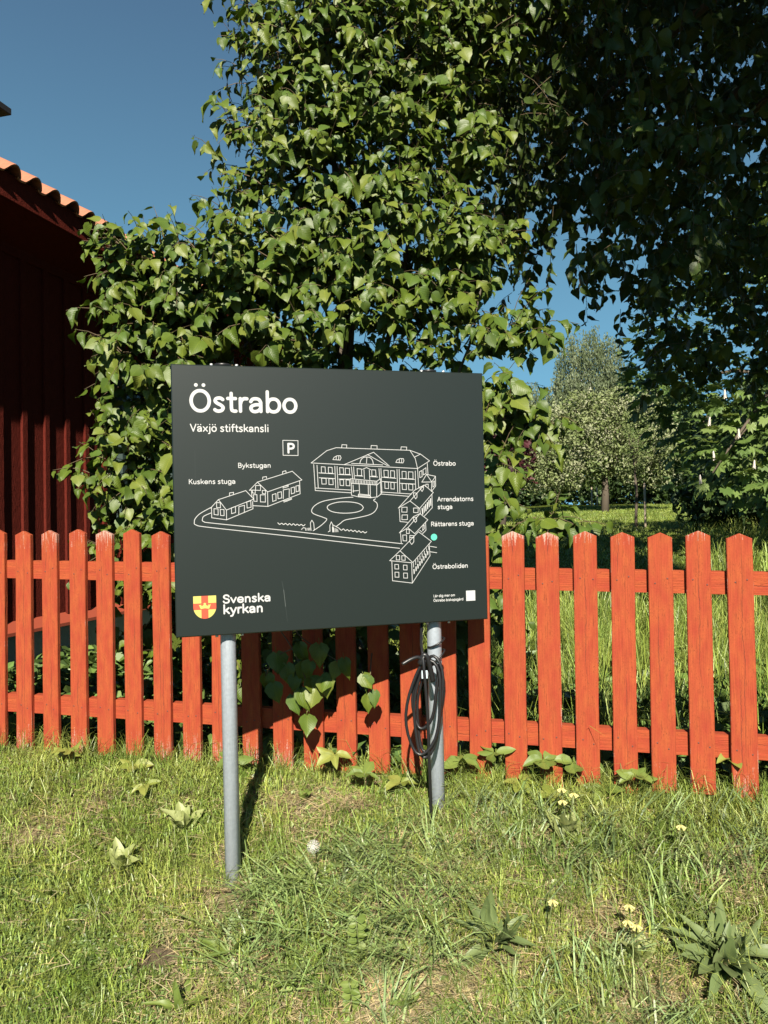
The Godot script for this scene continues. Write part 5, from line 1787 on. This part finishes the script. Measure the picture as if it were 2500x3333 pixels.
func make_plants() -> void:
	var ovate := herb_leaf(0.52, 0.12, 0.25, 0.25)
	var lance := herb_leaf(0.31, 0.10, 0.55, 0.35)
	var small := herb_leaf(0.55, 0.05, 0.2, 0.1)
	var roundl := herb_leaf(0.85, 0.08, 0.15, 0.05)
	var fresh := [tint_material(M.herb, Color(0.33, 0.38, 0.14)), tint_material(M.herb, Color(0.38, 0.43, 0.18)), tint_material(M.herb, Color(0.28, 0.33, 0.11))]
	var bluish := [tint_material(M.herb, Color(0.155, 0.215, 0.078)), tint_material(M.herb, Color(0.185, 0.245, 0.095)), tint_material(M.herb, Color(0.125, 0.178, 0.060))]
	var lime := [tint_material(M.herb, Color(0.22, 0.27, 0.05)), tint_material(M.herb, Color(0.28, 0.31, 0.07))]
	var green := [tint_material(M.herb, Color(0.145, 0.21, 0.042)), tint_material(M.herb, Color(0.18, 0.245, 0.052))]
	var yellow := plain(0.50, 0.46, 0.17, 0.6)
	var stalk := tint_material(M.herb, Color(0.16, 0.20, 0.07))
	# cowslips: a rosette of wrinkled leaves, some with nodding yellow flowers
	for q in [[-0.873, 3.287, 12, 0.115, false, "cowslip rosette with wrinkled leaves between the sign post and the fence"], [-1.073, 3.109, 8, 0.125, false, "cowslip with few upright pale leaves on the bank"], [0.68, 2.97, 14, 0.12, true, "flowering cowslip in the grass below the fence"], [0.793, 2.513, 10, 0.105, true, "flowering cowslip beside the large grey green leaved plant"], [1.03, 2.80, 0, 0.0, true, "lone cowslip flower head above the tall grass"], [0.52, 2.62, 0, 0.0, true, "single pale cowslip flower between the two grey green plants"]]:
		var t := thing("cowslip", q[5], "plant", standing(q[0], q[1]))
		if q[2] > 0:
			rosette(t, ovate, fresh, q[2], q[3], 0.85, 1.45)
		if q[4]:
			for s in 3 if q[2] > 0 else 1:
				var top := Vector3(rng.randf_range(-0.04, 0.04), rng.randf_range(0.13, 0.19), rng.randf_range(-0.03, 0.05))
				var st := begin(true)
				tube(st, PackedVector3Array([Vector3.ZERO, top * 0.5 + Vector3(0.004, 0, 0), top]), PackedFloat32Array([0.0022]), 5)
				part(t, "stem", commit(st), stalk)
				for k in 5:
					var a := TAU * k / 5.0
					var d := Vector3(cos(a) * 0.6, -0.35, sin(a) * 0.6 + 0.3)
					st = begin(true)
					tube(st, PackedVector3Array([top, top + d * 0.012, top + d * 0.024, top + d * 0.028]), PackedFloat32Array([0.0015, 0.004, 0.0038, 0.0052]), 7)
					part(t, "flower", commit(st), yellow)
	# large grey-green rosettes of long leaves
	for q in [[0.353, 2.623, 34, 0.15, "dark grey green plant with a tuft of broad pointed leaves"], [1.06, 2.464, 64, 0.17, "big spreading plant with long pointed grey green leaves"]]:
		var t := thing("hounds_tongue", q[4], "plant", standing(q[0], q[1]))
		rosette(t, lance, bluish, q[2], q[3], 0.15, 1.1)
		rosette(t, lance, bluish, q[2] / 3, q[3] * 0.7, 1.1, 1.45)
	# ground elder along the foot of the fence
	for q in [[-0.25, 3.50, 0.13, 5, "ground elder sprig under the hanging lime leaves", true], [0.068, 3.366, 0.05, 6, "low ground elder sprig near the foot of the cable", true], [0.66, 3.30, 0.15, 8, "leafy ground elder clump in front of three pickets", false], [0.67, 3.18, 0.05, 7, "pale yellow green ground elder star lying in front of the clump", true], [0.47, 3.37, 0.16, 6, "ground elder growing through the first gap beside the sign", false], [0.80, 3.31, 0.13, 6, "ground elder beside the leafy clump at the picket foot", false], [1.40, 3.19, 0.18, 7, "ground elder in the gap between two outer pickets", true], [-1.22, 3.68, 0.05, 5, "ground elder seedling below the pickets near the house", true], [-1.10, 3.50, 0.04, 5, "small pale seedling on the bank below the fence", true], [0.90, 3.22, 0.05, 6, "fringed fresh green herb at the foot of the pickets", false], [-0.10, 3.36, 0.10, 6, "ground elder in the gap left of the cable coil", false], [1.02, 3.20, 0.11, 7, "upright ground elder before the middle of the outer pickets", false], [0.56, 3.28, 0.07, 6, "pale ground elder seedling before the first picket beside the sign", true], [-0.72, 3.60, 0.09, 5, "ground elder in the shade of the sign panel", false], [0.30, 3.34, 0.14, 7, "ground elder between cable post and sign edge", false], [-1.55, 3.80, 0.08, 5, "ground elder at the pickets by the house corner", true]]:
		var t := thing("ground_elder", q[4].replace(" left of", " beside"), "plant", standing(q[0], q[1]))
		var top := Vector3(rng.randf_range(-0.02, 0.02), q[2], 0.02)
		var st := begin(true)
		tube(st, PackedVector3Array([Vector3.ZERO, top * 0.6, top]), PackedFloat32Array([0.0022]), 5)
		part(t, "stem", commit(st), stalk)
		for k in q[3]:
			var a: float = TAU * k / q[3] + rng.randf_range(-0.3, 0.3)
			var lift := rng.randf_range(-0.35, 0.35)
			var dir := Vector3(cos(a), lift, sin(a) * 0.8 + 0.15)
			part(t, "leaf", small, (lime if q[5] else green)[rng.randi() % 2], leaf_at(top + Vector3(cos(a), 0, sin(a)) * 0.004, dir, Vector3(0, 0.8, 0.5) + rand_dir() * 0.25, rng.randf_range(0.065, 0.095)))
	# creeping jenny: paired round leaves up a stem
	for q in [[-0.113, 2.642, 0.17, 9, "upright creeping jenny with paired round leaves"], [-0.129, 2.49, 0.11, 6, "short creeping jenny shoot at the lower bank"]]:
		var t := thing("creeping_jenny", q[4], "plant", standing(q[0], q[1]))
		var st := begin(true)
		tube(st, PackedVector3Array([Vector3.ZERO, Vector3(0.005, q[2] * 0.5, 0.02), Vector3(-0.005, q[2], 0.03)]), PackedFloat32Array([0.002]), 5)
		part(t, "stem", commit(st), stalk)
		for k in q[3]:
			for s in [-1.0, 1.0]:
				var f: float = (k + 0.5) / q[3]
				part(t, "leaf", roundl, green[k % 2], leaf_at(Vector3(0, q[2] * f, 0.025 * f), Vector3(s, 0.15, 0.35) + rand_dir() * 0.3, Vector3(0, 0.6, 0.8), rng.randf_range(0.028, 0.04)))
	# docks and plantains
	for q in [[-0.549, 2.712, 6, 0.14, "plantain with ribbed leaves at the foot of the steel post"], [-1.335, 3.059, 5, 0.10, "small dock seedling on the open bank below the house"], [-0.691, 2.573, 8, 0.11, "dock rosette among bare soil low on the bank"], [-0.30, 2.60, 5, 0.09, "narrow leaved dock beside the lying grass"], [0.05, 2.47, 5, 0.08, "little dock beside the creeping jenny"], [-0.36, 3.33, 5, 0.07, "tiny dock near the shaded picket feet"], [0.28, 2.95, 6, 0.06, "tiny leafy seedling beside the cable post"], [0.45, 3.02, 6, 0.06, "tiny rosette between cable post and flowering cowslip"]]:
		var t := thing("dock_plant", q[4], "plant", standing(q[0], q[1]))
		rosette(t, lance if q[3] > 0.08 else small, green, q[2], q[3], 0.5, 1.3)
	make_dandelion(lance, green)

func make_dandelion(lance: Mesh, green: Array) -> void:
	var t := thing("dandelion", "dandelion with round white seed head", "plant", standing(-0.291, 2.999))
	rosette(t, lance, green, 7, 0.11, 0.15, 0.6)
	var top := Vector3(0.0, 0.095, 0.02)
	var st := begin(true)
	tube(st, PackedVector3Array([Vector3.ZERO, Vector3(0.008, 0.05, 0.01), top]), PackedFloat32Array([0.0025]), 6)
	part(t, "stem", commit(st), tint_material(M.herb, Color(0.2, 0.2, 0.08)))
	st = begin()
	for k in 130:
		var y := 1.0 - 2.0 * (k + 0.5) / 130.0
		var a := k * 2.39996
		var d := Vector3(cos(a) * sqrt(1 - y * y), y, sin(a) * sqrt(1 - y * y))
		var sx := d.cross(Vector3(0.3, 0.9, 0.2)).normalized()
		var sy := d.cross(sx)
		var e := top + d * 0.023
		tri(st, top + sx * 0.0003, top - sx * 0.0003, e)
		for h in 6:
			var b := TAU * h / 6.0
			var r := (sx * cos(b) + sy * sin(b))
			var q := (sx * cos(b + 1.57) + sy * sin(b + 1.57)) * 0.00035
			tri(st, e - q, e + q, e + r * 0.0045 + d * 0.0025)
	var m := plain(0.72, 0.72, 0.68, 0.9)
	m.cull_mode = BaseMaterial3D.CULL_DISABLED
	part(t, "seed_head", commit(st), m)

# ------------------------------------------------------------------ grass
func tuft_mesh(n: int, h: float, spread: float, width: float, bend: float, sd: int, lying := 0.0) -> ArrayMesh:
	var r := RandomNumberGenerator.new()
	r.seed = sd
	var st := begin()
	for k in n:
		var a := r.randf() * TAU
		var o := Vector3(cos(a), 0, sin(a)) * spread * sqrt(r.randf())
		var b := r.randf() * TAU
		var lean := Vector3(cos(b), 0, sin(b))
		var w := lean.cross(Vector3.UP).rotated(Vector3.UP, r.randf_range(-0.8, 0.8)) * width * r.randf_range(0.6, 1.2) * 0.5
		var hh := h * r.randf_range(0.45, 1.15)
		var p0 := o
		var up := Vector3.UP * (1.0 - lying) + lean * lying
		var be := bend * r.randf_range(0.3, 1.4)
		var p1 := p0 + (up * 0.42 + lean * 0.10 * be) * hh
		var p2 := p0 + (up * 0.78 + lean * 0.38 * be) * hh
		var p3 := p0 + (up * (1.0 - 0.25 * be) + lean * 0.80 * be) * hh
		quad(st, p0 - w, p0 + w, p1 + w * 0.9, p1 - w * 0.9)
		quad(st, p1 - w * 0.9, p1 + w * 0.9, p2 + w * 0.6, p2 - w * 0.6)
		tri(st, p2 - w * 0.6, p2 + w * 0.6, p3)
	return commit(st)

func scatter(called: String, label: String, mesh: Mesh, n: int, x0: float, x1: float, z0: float, z1: float, allow: Callable, color: Callable, s0: float, s1: float) -> void:
	var xf := []
	var cols := []
	var tries := 0
	while xf.size() < n and tries < n * 12:
		tries += 1
		var x := rng.randf_range(x0, x1)
		var z := rng.randf_range(z0, z1)
		var s := x * sin(FENCE_TURN) + z * cos(FENCE_TURN) - FENCE_AWAY
		if not allow.call(x, z, s) or (s < 0.0 and (bare(x, z) or Vector2(x + 0.60, z - 2.90).length() < 0.07)):
			continue
		var b := Basis(Vector3.UP, rng.randf() * TAU) * Basis.from_scale(Vector3.ONE * rng.randf_range(s0, s1))
		b = Basis(Vector3(rng.randf_range(-1, 1), 0, rng.randf_range(-1, 1.01)).normalized(), rng.randf_range(0.0, 0.35)) * b
		xf.append(Transform3D(b, P(x, ground_y(x, z) - 0.004, z)))
		cols.append(color.call(x, z))
	var o := copies(self, called, mesh, M.grass, xf, cols)
	tag(o, label, "grass")

func make_grass() -> void:
	var jitter := func(c: Color) -> Color:
		var v := rng.randf_range(0.55, 1.45)
		return Color(c.r * v * rng.randf_range(0.9, 1.12), c.g * v, c.b * v * rng.randf_range(0.85, 1.2))
	var front := func(x: float, z: float, s: float) -> bool: return s < -0.01
	var greens := func(x: float, z: float) -> Color:
		var k := 0.5 + 0.9 * noise.get_noise_2d(x * 2.2 + 9.0, z * 2.2)
		return jitter.call(Color(0.110, 0.172, 0.026).lerp(Color(0.245, 0.290, 0.062), clampf(k, 0.0, 1.0)))
	scatter("grass", "short green grass growing on the bank before the fence", tuft_mesh(11, 0.058, 0.035, 0.0044, 1.15, 1), 13500, -2.6, 2.4, 1.9, 4.4,
		func(x: float, z: float, s: float) -> bool: return s < 0.0 and thatch(x, z) < 0.15 + 0.75 * rng.randf(), greens, 0.6, 1.3)
	scatter("grass_001", "dry straw coloured thatch lying between the green tufts", tuft_mesh(12, 0.055, 0.04, 0.0032, 1.2, 2, 0.75), 9000, -2.6, 2.4, 1.9, 4.4,
		func(x: float, z: float, s: float) -> bool: return s < 0.0 and rng.randf() < 0.12 + thatch(x, z),
		func(_x: float, _z: float) -> Color: return jitter.call(Color(0.45, 0.37, 0.20)), 0.6, 1.4)
	scatter("grass_002", "fine upright grass stalks standing above the turf", tuft_mesh(6, 0.14, 0.03, 0.0032, 0.9, 3), 2300, -2.6, 2.4, 1.9, 4.3,
		func(x: float, z: float, s: float) -> bool: return s < -0.03 and noise.get_noise_2d(x * 1.6 + 3.0, z * 1.6) > (-0.05 if x < 0.1 else -0.35), greens, 0.6, 1.3)
	# long blades lying where the mower missed them, round the steel post and to the right of it
	scatter("grass_003", "long blue green blades flopped over below the sign", tuft_mesh(8, 0.23, 0.03, 0.0085, 1.3, 4, 0.3), 170, -0.62, 0.55, 2.3, 3.1,
		func(x: float, z: float, s: float) -> bool: return Vector2((x + 0.16) / 0.50, (z - 2.78) / 0.26).length() < 1.0,
		func(_x: float, _z: float) -> Color: return jitter.call(Color(0.170, 0.235, 0.075)), 0.6, 1.15)
	scatter("grass_004", "coarse broad grass clumps low on the bank", tuft_mesh(8, 0.17, 0.03, 0.0066, 1.1, 5, 0.15), 460, -0.2, 2.0, 2.0, 3.2,
		func(x: float, z: float, s: float) -> bool: return s < -0.1 and noise.get_noise_2d(x * 2.0 + 30.0, z * 2.0) > -0.1,
		func(_x: float, _z: float) -> Color: return jitter.call(Color(0.175, 0.235, 0.085)), 0.6, 1.2)
	scatter("weeds", "dark green bedstraw and clover covering the lower corner of the bank", clump_mesh(18, 0.34, 12), 5200, -2.2, 0.3, 1.9, 3.3,
		func(x: float, z: float, s: float) -> bool: return (noise.get_noise_2d(x * 1.5 + 60.0, z * 1.5) > 0.3 or rng.randf() < 1.3 * lush(x, z)) and s < -0.1,
		func(_x: float, _z: float) -> Color: return jitter.call(Color(0.105, 0.155, 0.038)), 0.025, 0.05)
	scatter("weeds_001", "small leafy weeds scattered through the turf", clump_mesh(9, 0.5, 13), 4200, -2.4, 2.2, 1.9, 4.2, front,
		func(_x: float, _z: float) -> Color: return jitter.call(Color(0.165, 0.215, 0.055)), 0.022, 0.048)
	# tufts along the foot of the fence
	scatter("grass_005", "uneven tufts at the foot of the pickets", tuft_mesh(8, 0.12, 0.025, 0.003, 0.9, 6), 900, -2.4, 2.2, 2.6, 4.4,
		func(x: float, z: float, s: float) -> bool: return s > -0.10 and s < 0.12 and (x > 0.2 or rng.randf() < 0.45), greens, 0.5, 1.5)
	# tall meadow grass behind the fence
	scatter("grass_006", "tall meadow grass behind the fence beside the lawn", tuft_mesh(9, 0.55, 0.07, 0.006, 0.9, 7), 2000, -0.2, 6.5, 3.2, 9.5,
		func(x: float, z: float, s: float) -> bool: return s > 0.18 and s < 5.0 and x > -0.2 + rng.randf() * 0.8, greens, 0.5, 1.15)
	scatter("weeds_002", "broad leaved undergrowth behind the pickets", clump_mesh(9, 0.45, 14), 1500, -3.2, 3.0, 3.2, 7.0,
		func(x: float, z: float, s: float) -> bool: return s > 0.15 and s < 2.2,
		func(_x: float, _z: float) -> Color: return jitter.call(Color(0.08, 0.13, 0.03)), 0.10, 0.28)
	scatter("grass_007", "mown lawn grass stretching away behind the fence", tuft_mesh(14, 0.05, 0.12, 0.008, 0.8, 8), 9000, -3.0, 14.0, 8.0, 34.0,
		func(x: float, z: float, s: float) -> bool: return x < 0.55 * z + 0.5 and x > -0.05 * z, greens, 0.8, 1.8)
	scatter("grass_008", "rough unmown grass along the edge of the lawn", tuft_mesh(9, 0.45, 0.08, 0.008, 0.9, 9), 900, 4.5, 14.0, 9.5, 26.0,
		func(x: float, z: float, s: float) -> bool: return x > 0.36 * z + 0.4 and x < 0.55 * z + 0.6, greens, 0.6, 1.2)
